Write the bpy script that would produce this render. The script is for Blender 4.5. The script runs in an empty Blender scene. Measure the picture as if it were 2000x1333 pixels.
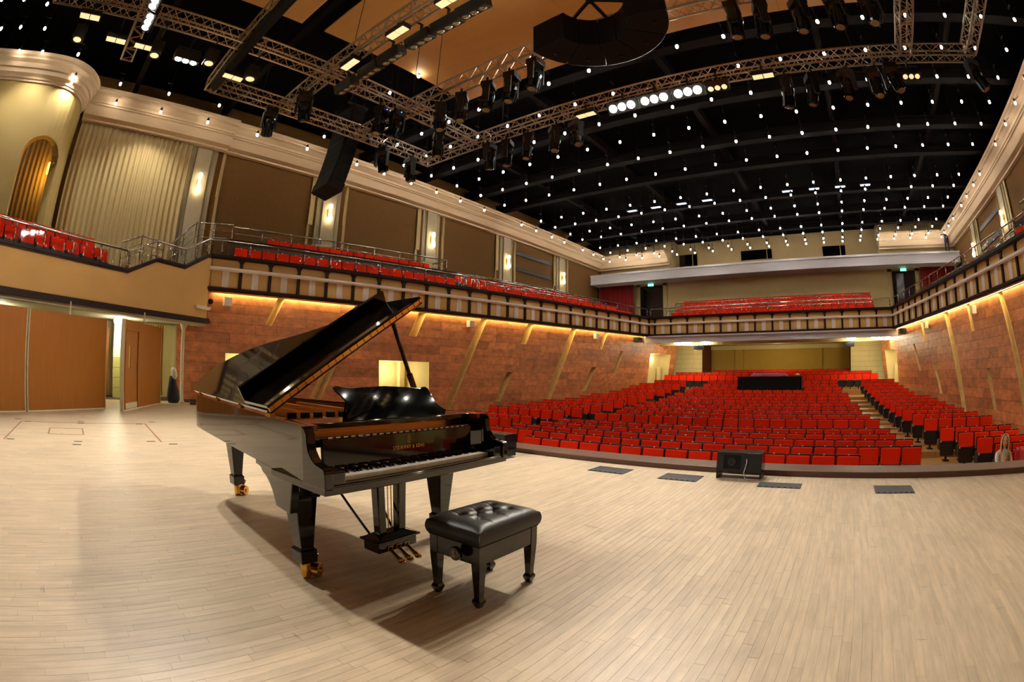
import bpy, math, random
from mathutils import Vector, Matrix
random.seed(7)
PI = math.pi
S = bpy.context.scene
COL = S.collection

# ------------------------------------------------------------------ camera
# world: X runs down the hall (stage -> audience), Y to stage left wall, Z up, stage floor z = 0
def cam_matrix(yaw, pitch, roll, loc):
    cy, sy, cp, sp = math.cos(yaw), math.sin(yaw), math.cos(pitch), math.sin(pitch)
    f = Vector((cy*cp, sy*cp, sp)); r = Vector((sy, -cy, 0)); u = r.cross(f)
    cr, sr = math.cos(roll), math.sin(roll)
    r2 = cr*r + sr*u; u2 = -sr*r + cr*u
    m = Matrix(((r2.x, u2.x, -f.x), (r2.y, u2.y, -f.y), (r2.z, u2.z, -f.z))).to_4x4()
    m.translation = Vector(loc)
    return m
cd = bpy.data.cameras.new('camera'); cam = bpy.data.objects.new('camera', cd); COL.objects.link(cam)
cd.type = 'PANO'
try:
    cd.panorama_type = 'FISHEYE_EQUISOLID'
    cd.fisheye_lens = 975.476*36/2000; cd.fisheye_fov = PI
except AttributeError:
    cd.cycles.panorama_type = 'FISHEYE_EQUISOLID'
    cd.cycles.fisheye_lens = 975.476*36/2000; cd.cycles.fisheye_fov = PI
cd.sensor_width = 36; cd.sensor_height = 24; cd.sensor_fit = 'HORIZONTAL'
cd.clip_start = 0.05; cd.clip_end = 200
cam.matrix_world = cam_matrix(math.radians(37.827), math.radians(3.593), math.radians(0.991), (0, 0, 1.28))
S.camera = cam
# ------------------------------------------------------------------ world and exposure
w = bpy.data.worlds.new('world'); S.world = w; w.use_nodes = True
w.node_tree.nodes['Background'].inputs[0].default_value = (0.02, 0.018, 0.015, 1)
w.node_tree.nodes['Background'].inputs[1].default_value = 0.3
S.view_settings.view_transform = 'Standard'; S.view_settings.look = 'None'
S.view_settings.gamma = 1; S.view_settings.use_curve_mapping = False
S.view_settings.exposure = 0.45
S.cycles.max_bounces = 6; S.cycles.diffuse_bounces = 3; S.cycles.glossy_bounces = 3; S.cycles.adaptive_threshold = .02
S.cycles.transparent_max_bounces = 16; S.cycles.sample_clamp_indirect = 6
S.cycles.use_denoising = True
DOWN_W, FLOOD_W, STAGE_W, COVE_E, SCONCE_W = 135.0, 480.0, 760.0, 26.0, 16.0

# ------------------------------------------------------------------ helpers
def lin(c):
    return tuple(((x/255)/12.92 if x/255 <= .04045 else ((x/255+.055)/1.055)**2.4) for x in c)
MATS = {}
def mat(name, rgb, rough=.5, metal=0., noise=None, bump=None, coat=0., emit=None, spec=.5, tint=False, sheen=0., alpha=None, obj_rand=0.):
    """rgb in sRGB 0-255. noise=(scale, amount, stretch xyz); bump=(scale, strength); tint: multiply by the mesh attribute 'tint'"""
    m = bpy.data.materials.new(name); m.use_nodes = True; MATS[name] = m
    nt = m.node_tree; b = nt.nodes['Principled BSDF']; L = nt.links
    b.inputs['Base Color'].default_value = (*lin(rgb), 1)
    b.inputs['Roughness'].default_value = rough; b.inputs['Metallic'].default_value = metal
    b.inputs['Specular IOR Level'].default_value = spec
    b.inputs['Coat Weight'].default_value = coat
    if coat: b.inputs['Coat Roughness'].default_value = .03
    if sheen: b.inputs['Sheen Weight'].default_value = sheen
    if emit:
        b.inputs['Emission Color'].default_value = (*lin(emit[0]), 1); b.inputs['Emission Strength'].default_value = emit[1]
    if alpha is not None: b.inputs['Alpha'].default_value = alpha
    src = None
    if noise or tint or obj_rand:
        rgbn = nt.nodes.new('ShaderNodeRGB'); rgbn.outputs[0].default_value = (*lin(rgb), 1); src = rgbn.outputs[0]
        def mul(fac):
            nonlocal src
            n = nt.nodes.new('ShaderNodeVectorMath'); n.operation = 'SCALE'
            L.new(src, n.inputs[0]); L.new(fac, n.inputs['Scale']); src = n.outputs[0]
        if noise:
            sc, amt, st = noise
            tc = nt.nodes.new('ShaderNodeNewGeometry'); mp = nt.nodes.new('ShaderNodeMapping')
            mp.inputs['Scale'].default_value = st; L.new(tc.outputs['Position'], mp.inputs[0])
            n = nt.nodes.new('ShaderNodeTexNoise'); n.inputs['Scale'].default_value = sc; n.inputs['Detail'].default_value = 6
            n.inputs['Roughness'].default_value = .65
            L.new(mp.outputs[0], n.inputs['Vector'])
            mr = nt.nodes.new('ShaderNodeMapRange'); mr.inputs[1].default_value = .25; mr.inputs[2].default_value = .75
            mr.inputs[3].default_value = 1-amt; mr.inputs[4].default_value = 1+amt
            L.new(n.outputs[0], mr.inputs[0]); mul(mr.outputs[0])
        if tint:
            a = nt.nodes.new('ShaderNodeAttribute'); a.attribute_name = 'tint'; mul(a.outputs['Fac'])
        if obj_rand:
            o = nt.nodes.new('ShaderNodeObjectInfo'); mr = nt.nodes.new('ShaderNodeMapRange')
            mr.inputs[3].default_value = 1-obj_rand; mr.inputs[4].default_value = 1+obj_rand
            L.new(o.outputs['Random'], mr.inputs[0]); mul(mr.outputs[0])
        L.new(src, b.inputs['Base Color'])
    if bump:
        tc = nt.nodes.new('ShaderNodeNewGeometry'); n = nt.nodes.new('ShaderNodeTexNoise')
        n.inputs['Scale'].default_value = bump[0]; n.inputs['Detail'].default_value = 4
        L.new(tc.outputs['Position'], n.inputs['Vector'])
        bp = nt.nodes.new('ShaderNodeBump'); bp.inputs['Strength'].default_value = bump[1]; bp.inputs['Distance'].default_value = .01
        L.new(n.outputs[0], bp.inputs['Height']); L.new(bp.outputs[0], b.inputs['Normal'])
    return m

def link(o, parent=None):
    COL.objects.link(o)
    if parent is not None: o.parent = parent
    return o
def tag(o, label=None, cat=None, group=None, kind=None):
    if label: o['label'] = label
    if cat: o['category'] = cat
    if group: o['group'] = group
    if kind: o['kind'] = kind
    return o
def empty(name, loc=(0, 0, 0), rz=0, label=None, cat=None, group=None, kind=None):
    o = bpy.data.objects.new(name, None); o.location = loc; o.rotation_euler = (0, 0, rz)
    o.empty_display_size = .1; link(o); return tag(o, label, cat, group, kind)
def copy_tree(o, parent=None, loc=None, rz=None):
    c = o.copy(); COL.objects.link(c); c.parent = parent
    if loc is not None: c.location = loc
    if rz is not None: c.rotation_euler = (0, 0, rz)
    for ch in o.children:
        copy_tree(ch, c)
    return c

class MB:
    """collects polygons and links them as ONE mesh object"""
    def __init__(s): s.v = []; s.f = []; s.mi = []; s.t = []; s.cm = 0; s.ct = 1.
    def poly(s, pts):
        n = len(s.v); s.v += [tuple(p) for p in pts]; s.f.append(tuple(range(n, n+len(pts)))); s.mi.append(s.cm)
        s.t += [s.ct]*len(pts)
    def hexa(s, p):   # 8 points: bottom 4 ccw, top 4
        n = len(s.v); s.v += [tuple(q) for q in p]; s.t += [s.ct]*8
        for f in ((3, 2, 1, 0), (4, 5, 6, 7), (0, 1, 5, 4), (1, 2, 6, 5), (2, 3, 7, 6), (3, 0, 4, 7)):
            s.f.append(tuple(n+i for i in f)); s.mi.append(s.cm)
        return s
    def box(s, x0, x1, y0, y1, z0, z1):
        return s.hexa([(x0, y0, z0), (x1, y0, z0), (x1, y1, z0), (x0, y1, z0), (x0, y0, z1), (x1, y0, z1), (x1, y1, z1), (x0, y1, z1)])
    def obox(s, c, u, v, w, a, b, h):   # centre, unit axes, full sizes
        c, u, v, w = Vector(c), Vector(u)*a/2, Vector(v)*b/2, Vector(w)*h/2
        return s.hexa([c-u-v-w, c+u-v-w, c+u+v-w, c-u+v-w, c-u-v+w, c+u-v+w, c+u+v+w, c-u+v+w])
    def beam(s, p, q, a, b=None, up=(0, 0, 1)):
        p, q = Vector(p), Vector(q); d = (q-p); L = d.length; d.normalize(); up = Vector(up)
        if abs(d.dot(up)) > .98: up = Vector((1, 0, 0))
        r = d.cross(up).normalized(); u = r.cross(d)
        return s.obox((p+q)/2, r, d, u, a, L, b or a)
    def tube(s, path, r, n=8, caps=True, closed=False):
        P = [Vector(p) for p in path]; m = len(P); base = len(s.v)
        rr = r if isinstance(r, (list, tuple)) else [r]*m
        prev = None
        for i in range(m):
            if closed: d = P[(i+1) % m]-P[i-1]
            else: d = P[min(i+1, m-1)]-P[max(i-1, 0)]
            d.normalize()
            if prev is None:
                up = Vector((0, 0, 1)) if abs(d.z) < .95 else Vector((1, 0, 0)); a = d.cross(up).normalized()
            else:
                a = (prev-d*prev.dot(d)).normalized()
            prev = a; b = d.cross(a)
            for k in range(n):
                t = 2*PI*k/n; s.v.append(tuple(P[i]+(a*math.cos(t)+b*math.sin(t))*rr[i])); s.t.append(s.ct)
        for i in range(m if closed else m-1):
            j = (i+1) % m
            for k in range(n):
                k2 = (k+1) % n
                s.f.append((base+i*n+k, base+i*n+k2, base+j*n+k2, base+j*n+k)); s.mi.append(s.cm)
        if caps and not closed:
            s.f.append(tuple(base+k for k in range(n-1, -1, -1))); s.f.append(tuple(base+(m-1)*n+k for k in range(n))); s.mi += [s.cm]*2
        return s
    def lathe(s, prof, c=(0, 0, 0), n=16, axis=(0, 0, 1)):
        ax = Vector(axis).normalized(); up = Vector((1, 0, 0)) if abs(ax.x) < .9 else Vector((0, 1, 0))
        a = ax.cross(up).normalized(); b = ax.cross(a); c = Vector(c); base = len(s.v)
        for r, h in prof:
            for k in range(n):
                t = 2*PI*k/n; s.v.append(tuple(c+ax*h+(a*math.cos(t)+b*math.sin(t))*r)); s.t.append(s.ct)
        m = len(prof)
        for i in range(m-1):
            for k in range(n):
                k2 = (k+1) % n; s.f.append((base+i*n+k, base+i*n+k2, base+(i+1)*n+k2, base+(i+1)*n+k)); s.mi.append(s.cm)
        if prof[0][0] > 1e-4: s.f.append(tuple(base+k for k in range(n-1, -1, -1))); s.mi.append(s.cm)
        if prof[-1][0] > 1e-4: s.f.append(tuple(base+(m-1)*n+k for k in range(n))); s.mi.append(s.cm)
        return s
    def prism(s, outline, z0, z1, fn=None):   # outline [(x,y)] ccw; fn maps (x,y,z)
        fn = fn or (lambda x, y, z: (x, y, z)); n = len(outline); base = len(s.v)
        for z in (z0, z1):
            for (x, y) in outline: s.v.append(tuple(fn(x, y, z))); s.t.append(s.ct)
        s.f.append(tuple(base+i for i in range(n-1, -1, -1))); s.f.append(tuple(base+n+i for i in range(n))); s.mi += [s.cm]*2
        for i in range(n):
            j = (i+1) % n; s.f.append((base+i, base+j, base+n+j, base+n+i)); s.mi.append(s.cm)
        return s
    def grid(s, fn, nu, nv):
        base = len(s.v)
        for i in range(nu+1):
            for j in range(nv+1): s.v.append(tuple(fn(i/nu, j/nv))); s.t.append(s.ct)
        for i in range(nu):
            for j in range(nv):
                a = base+i*(nv+1)+j; s.f.append((a, a+nv+1, a+nv+2, a+1)); s.mi.append(s.cm)
        return s
    def mesh(s, name, mats, smooth=False, tint=False):
        me = bpy.data.meshes.new(name); me.from_pydata(s.v, [], s.f)
        for m in (mats if isinstance(mats, (list, tuple)) else [mats]): me.materials.append(m)
        if len(me.materials) > 1: me.polygons.foreach_set('material_index', s.mi)
        if tint:
            at = me.attributes.new('tint', 'FLOAT', 'POINT'); at.data.foreach_set('value', s.t)
        if smooth:
            me.polygons.foreach_set('use_smooth', [True]*len(me.polygons))
        me.update(); return me
    def build(s, name, mats, parent=None, smooth=False, tint=False, bevel=0., angle=None):
        o = bpy.data.objects.new(name, s.mesh(name, mats, smooth or bool(angle), tint)); link(o, parent)
        if angle: o.data.set_sharp_from_angle(angle=math.radians(angle))
        if bevel:
            md = o.modifiers.new('bevel', 'BEVEL'); md.width = bevel; md.segments = 2; md.limit_method = 'ANGLE'; md.angle_limit = .6
        return o
def struct(mb, name, m, parent=None, **k):
    o = mb.build(name, m, parent, **k)
    if parent is None: o['kind'] = 'structure'
    return o
def light(name, typ, loc, power, color, size=.05, target=None, spot=None, blend=.4, parent=None):
    l = bpy.data.lights.new(name, typ); l.energy = power; l.color = color
    o = bpy.data.objects.new(name, l); link(o); o.location = loc
    if typ in ('POINT', 'SPOT'): l.shadow_soft_size = size
    if typ == 'SPOT': l.spot_size = spot or 1.5; l.spot_blend = blend
    if target is not None:
        o.rotation_euler = (Vector(target)-Vector(loc)).to_track_quat('-Z', 'Y').to_euler()
    return o
def lerp(a, b, t): return a+(b-a)*t
def interp(x, xs, ys):
    if x <= xs[0]: return ys[0]
    for i in range(len(xs)-1):
        if x <= xs[i+1]: return lerp(ys[i], ys[i+1], (x-xs[i])/(xs[i+1]-xs[i]))
    return ys[-1]

# ------------------------------------------------------------------ materials
mat('plank', (204, 184, 154), .42, noise=(3.0, .2, (1.0, 9, 1)), tint=True, bump=(60, .05))
def scuffs(m):
    nt = m.node_tree; L = nt.links; b = nt.nodes['Principled BSDF']; src = b.inputs['Base Color'].links[0].from_socket
    g = nt.nodes.new('ShaderNodeNewGeometry')
    def layer(src, scale, st, lo, hi, dark):
        mp = nt.nodes.new('ShaderNodeMapping'); mp.inputs['Scale'].default_value = st; mp.inputs['Rotation'].default_value = (0, 0, .4); L.new(g.outputs['Position'], mp.inputs[0])
        n = nt.nodes.new('ShaderNodeTexNoise'); n.inputs['Scale'].default_value = scale; n.inputs['Detail'].default_value = 3; L.new(mp.outputs[0], n.inputs['Vector'])
        r = nt.nodes.new('ShaderNodeMapRange'); r.inputs[1].default_value = lo; r.inputs[2].default_value = hi; r.inputs[3].default_value = 1; r.inputs[4].default_value = dark; L.new(n.outputs[0], r.inputs[0])
        v = nt.nodes.new('ShaderNodeVectorMath'); v.operation = 'SCALE'; L.new(src, v.inputs[0]); L.new(r.outputs[0], v.inputs['Scale']); return v.outputs[0]
    src = layer(src, 16, (1, .16, 1), .7, .76, .62)
    src = layer(src, 1.3, (1, 1, 1), .5, .8, .86)
    L.new(src, b.inputs['Base Color'])
scuffs(MATS['plank'])
mat('subfloor', (96, 76, 52), .8)
mat('kerb', (92, 58, 42), .45, noise=(6, .2, (3, .4, 3)))
mat('hallfloor', (176, 128, 76), .35, noise=(4, .22, (.7, 5, 1)))
mat('marble', (192, 120, 72), .42, noise=(3.2, .5, (1, 1, 1.5)), tint=True, bump=(14, .08))
mat('mortar', (110, 62, 36), .8)
mat('gold_stone', (240, 204, 136), .5, noise=(5, .2, (1, 1, 1)))
mat('cream', (206, 164, 96), .75, noise=(.6, .05, (1, 1, 1)))
mat('cream_pale', (226, 208, 150), .7, noise=(1.2, .06, (1, 1, 1)))
mat('arch_wall', (192, 166, 100), .75, noise=(.8, .05, (1, 1, 1)))
mat('ochre', (196, 158, 62), .75, noise=(2, .06, (1, 1, 1)))
mat('beige', (186, 160, 112), .8, noise=(1, .05, (1, 1, 1)))
mat('white_plaster', (236, 222, 210), .6)
mat('white_cool', (206, 202, 210), .55)
mat('cornice', (216, 188, 152), .6)
mat('dark_wood', (36, 14, 10), .5, spec=.2, noise=(8, .2, (1, 1, 6)))
mat('brown_fabric', (112, 78, 32), .95, noise=(9, .12, (1, 1, 1)), bump=(300, .15))
mat('pilaster', (176, 160, 128), .6, noise=(6, .08, (1, 1, .3)))
mat('riser_wood', (84, 54, 34), .5, noise=(5, .3, (5, 5, .5)))
mat('acoustic_wood', (158, 98, 30), .5, spec=.25, noise=(3, .14, (14, 14, .5)))
mat('soffit', (214, 208, 176), .7)
mat('ceiling_black', (4, 4, 6), .9, spec=.05)
mat('girder', (15, 11, 11), .8, spec=.1)
mat('ceiling_panel', (230, 176, 104), .6, noise=(2, .05, (2, .5, 1)))
mat('red_velvet', (236, 42, 5), .9, spec=.15, noise=(30, .08, (1, 1, 1)), obj_rand=.06)
mat('seat_black', (20, 12, 13), .5)
mat('arm_cap', (205, 200, 200), .35)
mat('chrome', (200, 196, 190), .14, 1.)
mat('truss_alu', (204, 190, 168), .32, .85)
mat('black_metal', (15, 15, 18), .4, .2)
mat('black_gloss', (22, 26, 34), .18, .4)
mat('black_matte', (10, 9, 10), .7, spec=.2)
mat('piano_black', (7, 6, 6), .06, coat=.6)
mat('brass', (236, 184, 92), .22, 1.)
mat('gold_plate', (190, 128, 60), .32, .8)
mat('mahogany', (112, 36, 14), .35, noise=(5, .25, (6, 1, 6)))
mat('ivory', (238, 232, 222), .25)
mat('felt_red', (150, 20, 24), .9)
mat('leather', (30, 27, 26), .42, bump=(220, .12))
mat('bench_wood', (20, 13, 10), .12, coat=.4)
mat('curtain_cream', (196, 172, 120), .9, noise=(14, .05, (1, 1, .2)))
mat('curtain_red', (128, 12, 16), .9)
mat('rubber', (18, 18, 19), .7)
mat('floor_box', (44, 44, 46), .55)
mat('skin', (224, 172, 140), .6)
mat('hair_blonde', (214, 178, 112), .5)
mat('top_white', (222, 214, 204), .8)
mat('pink_cloth', (232, 84, 92), .85, noise=(8, .12, (1, 1, 1)))
mat('mauve_cloth', (150, 66, 92), .85, noise=(5, .15, (1, 1, 1)))
mat('dark_cloth', (30, 28, 40), .85)
mat('wall_tile', (206, 204, 120), .4, noise=(3, .1, (1, 1, 1)))
mat('window_dark', (10, 10, 14), .1)
mat('tape', (30, 28, 27), .7)
mat('trap_line', (150, 104, 76), .6)
mat('lens', (150, 140, 110), .1, .3)
mat('bulb', (255, 250, 235), .4, emit=((255, 246, 228), 60.))
mat('bulb_blue', (30, 60, 255), .4, emit=((60, 90, 255), 8.))
mat('flood_lamp', (255, 250, 235), .4, emit=((255, 244, 224), 160.))
mat('warm_panel', (230, 214, 180), .4, emit=((236, 206, 150), .9))
mat('cove', (255, 240, 200), .5, emit=((255, 228, 158), COVE_E))
mat('sconce_glow', (255, 250, 230), .4, emit=((255, 240, 196), 9.))
mat('chandelier_glow', (255, 250, 230), .4, emit=((255, 246, 214), 26.))
mat('exit_sign', (120, 230, 190), .4, emit=((110, 235, 190), 2.2))
mat('amber', (255, 170, 40), .4, emit=((255, 170, 50), 9.))
def glass(name, rgb, f):
    m = bpy.data.materials.new(name); m.use_nodes = True; MATS[name] = m; nt = m.node_tree
    nt.nodes.remove(nt.nodes['Principled BSDF']); out = nt.nodes['Material Output']
    t = nt.nodes.new('ShaderNodeBsdfTransparent'); t.inputs[0].default_value = (*rgb, 1)
    g = nt.nodes.new('ShaderNodeBsdfGlossy'); g.inputs[1].default_value = .03
    mx = nt.nodes.new('ShaderNodeMixShader'); mx.inputs[0].default_value = f
    nt.links.new(t.outputs[0], mx.inputs[1]); nt.links.new(g.outputs[0], mx.inputs[2]); nt.links.new(mx.outputs[0], out.inputs[0])
glass('glass', (.93, .93, .9), .015)
for n in ('bulb', 'bulb_blue', 'warm_panel', 'exit_sign', 'flood_lamp', 'amber'):
    MATS[n].cycles.emission_sampling = 'NONE'
G = MATS

# ================================================================== THE HALL
AX = 4.0                     # centre line of the hall
def YY(d, side): return AX+side*d
def d_fascia(X): return 7.65+.178*(28.7-X)
def half(X, z):              # marble walls: ruled between base line and top line
    b = 8.35+.14*(29-X); t = d_fascia(X)+.25
    return b+(t-b)*(z+1.2)/4.8
SIDES = ((1, 'left'), (-1, 'right'))

# ---- stage floor: strip parquet laid along the hall
fl = MB(); fl.box(-9, 6.4, -9.6, 18.4, -.25, -.004)
floor = struct(fl, 'floor', G['subfloor'])
PW = .056; planks = []
y = -7.0
while y < 16.4:
    x = -6.2-random.random()*.8
    while x < 6.3:
        L = random.choice((.42, .55, .7, .9)); x1 = min(x+L, 6.32)
        planks.append((x, x1, y)); x = x1
    y += PW
def plank_rank(p):
    cx, cy = (p[0]+p[1])/2, p[2]; r = math.hypot(cx, cy); a = math.degrees(math.atan2(cy, cx))-37.8
    return r if (abs(a) < 62 and r > 1.55) else 99
planks.sort(key=plank_rank)
rest = MB()
def plank_geo(mb, p):
    mb.ct = random.choice((.9, .95, .97, 1, 1, 1.0, 1.03, 1.05)); dz = random.uniform(-.0004, .0004)
    mb.hexa([(p[0]+.0005, p[2]+.0006, -.012), (p[1]-.0005, p[2]+.0006, -.012), (p[1]-.0005, p[2]+PW-.0006, -.012), (p[0]+.0005, p[2]+PW-.0006, -.012),
             (p[0]+.0005, p[2]+.0006, dz), (p[1]-.0005, p[2]+.0006, dz), (p[1]-.0005, p[2]+PW-.0006, dz), (p[0]+.0005, p[2]+PW-.0006, dz)])
for i, p in enumerate(planks):
    if i < 300:
        mb = MB(); plank_geo(mb, p); mb.build('plank', G['plank'], floor, tint=True)
    else: plank_geo(rest, p)
tag(rest.build('plank_strips', G['plank'], floor, tint=True), kind='stuff')
k = MB(); k.box(6.33, 6.82, -9.4, 17.2, -.2, .072); k.box(6.78, 6.82, -9.4, 17.2, -1.3, -.2)
struct(k, 'trim_1', G['kerb'], bevel=.008)

# ---- floor of the audience: flat front, then a raked stepped floor
ROWX = [10.1+1.2*i for i in range(17)]+[31.6, 33.3, 35.0]
ROWTOP = [-.33, -.33, -.33, -.33, -.32, -.15, -.10, -.055, 0, .06, .135, .21, .325, .45, .575, .715, .88, 1.2, 1.38, 1.54]
SEAT_H = .93
hf = MB(); hf.box(6.82, 15.6, -9.4, 17.4, -1.6, -1.26)
for i in range(5, 20):
    x0 = ROWX[i]-.62; x1 = ROWX[i+1]-.62 if i < 19 else 38.
    hf.box(x0, x1, -9.4, 17.4, -1.6, ROWTOP[i]-SEAT_H)
struct(hf, 'floor_hall', G['hallfloor'])

# ---- marble side walls with slanted slots, doorways and single stone slabs
NZ = 15; Z0W, Z1W = -1.3, 3.56; CH = (Z1W-Z0W)/NZ
SLOT = {1: [(6.78, 7.25, .26, 2.55, 3.56), (8.35, 10.2, .42, -.1, 3.4), (12.5, 12.95, .35, 2.56, 3.56), (14.14, 16.05, .34, -.33, 3.4), (16.9, 17.6, .34, 0, 1.28),
            (18.34, 18.8, .36, 2.7, 3.56), (20., 21.85, .4, -.3, 3.4), (22.9, 23.7, .36, .3, 1.52), (24.15, 24.62, .3, 2.62, 3.56), (25.7, 26.25, .3, 1.31, 2.54)],
        -1: [(19.2, 20.95, .45, -.33, 3.4), (18.3, 18.62, .28, 2.7, 3.56), (13.9, 15.78, .32, -.3, 3.4), (22.1, 22.95, .34, .3, 1.55), (16.4, 17.1, .27, .15, 1.32),
             (25.15, 25.9, .3, 1.3, 2.55), (24., 24.35, .33, 2.6, 3.56), (9.2, 10.9, .35, -.3, 3.4)]}
DOOR = {1: [(5.42, 7.55, 1.75), (11.22, 13.45, 1.75), (29.55, 32.2, 2.55)], -1: [(11.2, 13.4, 1.75), (29.55, 32.2, 2.55)]}
def zq(z): return round((z-Z0W)/CH)
tile_total = 0
for side, sn in SIDES:
    def wp(X, z, off=0.): return (X, YY(half(X, z)+off, side), z)
    def q(mb, a, b, c, d):
        mb.poly([a, b, c, d] if side < 0 else [d, c, b, a])
    back = MB(); pieces = []
    XA, XB = (3.7, 33.0) if side > 0 else (3.7, 33.0)
    for ci in range(NZ):
        z0, z1 = Z0W+ci*CH, Z0W+(ci+1)*CH
        holes = []
        for (xa, xb, wd, za, zb) in SLOT[side]:
            a, b = zq(za), zq(zb)
            if a <= ci < b:
                s = (xb-xa)/((b-a)*CH); l0 = xa+s*(ci-a)*CH; l1 = l0+s*CH
                holes.append((l0, l1, l0+wd, l1+wd))
        for (xa, xb, zt) in DOOR[side]:
            if ci < zq(zt): holes.append((xa, xa, xb, xb))
        holes.sort(); cur = (XA, XA); spans = []
        for h in holes:
            spans.append((cur[0], cur[1], h[0], h[1])); cur = (h[2], h[3])
        spans.append((cur[0], cur[1], XB, XB))
        for (a0, a1, b0, b1) in spans:
            q(back, wp(a0, z0, .03), wp(b0, z0, .03), wp(b1, z1, .03), wp(a1, z1, .03))
            x = max(a0, a1); cuts = [(a0, a1)]
            x += random.uniform(.5, 1.6)
            while x < min(b0, b1)-.35:
                cuts.append((x, x)); x += random.choice((.75, 1.0, 1.3, 1.6, 1.9))
            cuts.append((b0, b1))
            for c0, c1 in zip(cuts, cuts[1:]): pieces.append((c0[0], c0[1], c1[0], c1[1], z0, z1))
    wall = struct(back, 'wall_'+sn, G['mortar'])
    pieces.sort(key=lambda p: -(p[2]-p[0])/(p[0]**2+120))
    rest = MB()
    for i, (l0, l1, r0, r1, z0, z1) in enumerate(pieces):
        mb = MB() if i < 300 else rest
        g = .004; pr = random.uniform(.0, .006)-.002
        mb.ct = random.choice((.74, .84, .92, 1., 1., 1.05, 1.12, 1.24))
        f = [wp(l0+g, z0+g, -pr), wp(r0-g, z0+g, -pr), wp(r1-g, z1-g, -pr), wp(l1+g, z1-g, -pr)]
        bk = [wp(l0+g, z0+g, .035), wp(r0-g, z0+g, .035), wp(r1-g, z1-g, .035), wp(l1+g, z1-g, .035)]
        mb.hexa(f+bk if side < 0 else bk+f)
        if i < 300: mb.build('tile', G['marble'], wall, tint=True)
    if len(pieces) > 300: tag(rest.build('tile_rest', G['marble'], wall, tint=True), kind='stuff')
    for (xa, xb, wd, za, zb) in SLOT[side]:           # slot linings
        a, b = zq(za), zq(zb); za, zb = Z0W+a*CH, Z0W+b*CH; D = .42; mb = MB()
        P = [wp(xa, za), wp(xa+wd, za), wp(xb+wd, zb), wp(xb, zb)]; Q = [wp(xa, za, D), wp(xa+wd, za, D), wp(xb+wd, zb, D), wp(xb, zb, D)]
        for i in range(4):
            j = (i+1) % 4; mb.poly([P[i], P[j], Q[j], Q[i]])
        mb.poly(Q); mb.build('slot_lining', G['gold_stone'], wall)
    for (xa, xb, zt) in DOOR[side]:                   # lit lobby behind each doorway
        zt = Z0W+zq(zt)*CH; mb = MB(); D = 1.5 if xa < 20 else .7
        P = [wp(xa, Z0W), wp(xb, Z0W), wp(xb, zt), wp(xa, zt)]; Q = [wp(p[0], p[2], D) for p in P]
        for i in range(4):
            j = (i+1) % 4; mb.poly([P[i], P[j], Q[j], Q[i]])
        mb.poly(Q)
        mb.obox((xb-.35, YY(half(xb, 1)+D-.15, side), .2), (1, 0, 0), (0, 1, 0), (0, 0, 1), .25, .2, 3.1)
        mb.build('doorway_lining', G['cream_pale'], wall)
        light('lobby_lamp', 'POINT', ((xa+xb)/2, YY(half((xa+xb)/2, 1)+D*.55, side), zt-.35), 26 if xa < 20 else 12, (1, .9, .6), .15)
    cv = MB()
    for i in range(12):
        x0, x1 = lerp(4.9, 28.5, i/12), lerp(4.9, 28.5, (i+1)/12)
        c = [(x0, YY(d_fascia(x0)+.135, side), 3.572), (x1, YY(d_fascia(x1)+.135, side), 3.572), (x1, YY(d_fascia(x1)+.19, side), 3.572), (x0, YY(d_fascia(x0)+.19, side), 3.572)]
        cv.poly(c if side < 0 else c[::-1])
    tag(cv.build('cove_light', G['cove']), 'warm cove light strip under the %s balcony, washing the stone wall' % ('curtained stage box side' if side > 0 else 'far'), 'light strip', 'cove light strips')
    # plinth
    pb = MB(); pb.hexa([wp(3.7, -.02, -.02), wp(6.33, -.02, -.02), wp(6.33, -.02, .05), wp(3.7, -.02, .05), wp(3.7, .1, -.02), wp(6.33, .1, -.02), wp(6.33, .1, .05), wp(3.7, .1, .05)])
    struct(pb, 'baseboard_'+sn, G['kerb'])

# ---- balcony fronts (left, right and rear)
PITCH = 1.06
def post_geo(mb):      # local: x along the front, y outwards (0 = face), z up from 0 (bottom rail) to 1.06
    o = [(-.055, 0), (.055, 0), (.055, .84), (.075, .9), (.12, .95), (.17, .98), (.17, 1.02), (-.17, 1.02), (-.17, .98), (-.12, .95), (-.075, .9), (-.055, .84)]
    mb.prism(o, 0, .09, lambda x, y, z: (x, -z, y))
    mb.box(-.085, .085, -.11, 0, -.06, .03)
    mb.lathe([(.022, 0), (.022, .012), (.008, .02)], (0, -.09, .78), 8, (0, -1, 0))
mb = MB(); post_geo(mb); POST = mb.mesh('fascia_post', G['dark_wood'])
mb = MB()
for i in range(4): mb.box(-.115+i*.06, -.065+i*.06, -.05, 0, .06, .62)
mb.box(-.12, .12, -.03, 0, .05, .64); FLUTE = mb.mesh('fluted_pilaster', G['white_plaster'])
mb = MB(); mb.box(-.5, .5, -.02, .02, .06, 1.0); mb.box(-.52, .52, -.01, .02, .02, 1.04); PANEL = mb.mesh('fascia_panel', G['cream'])
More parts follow.
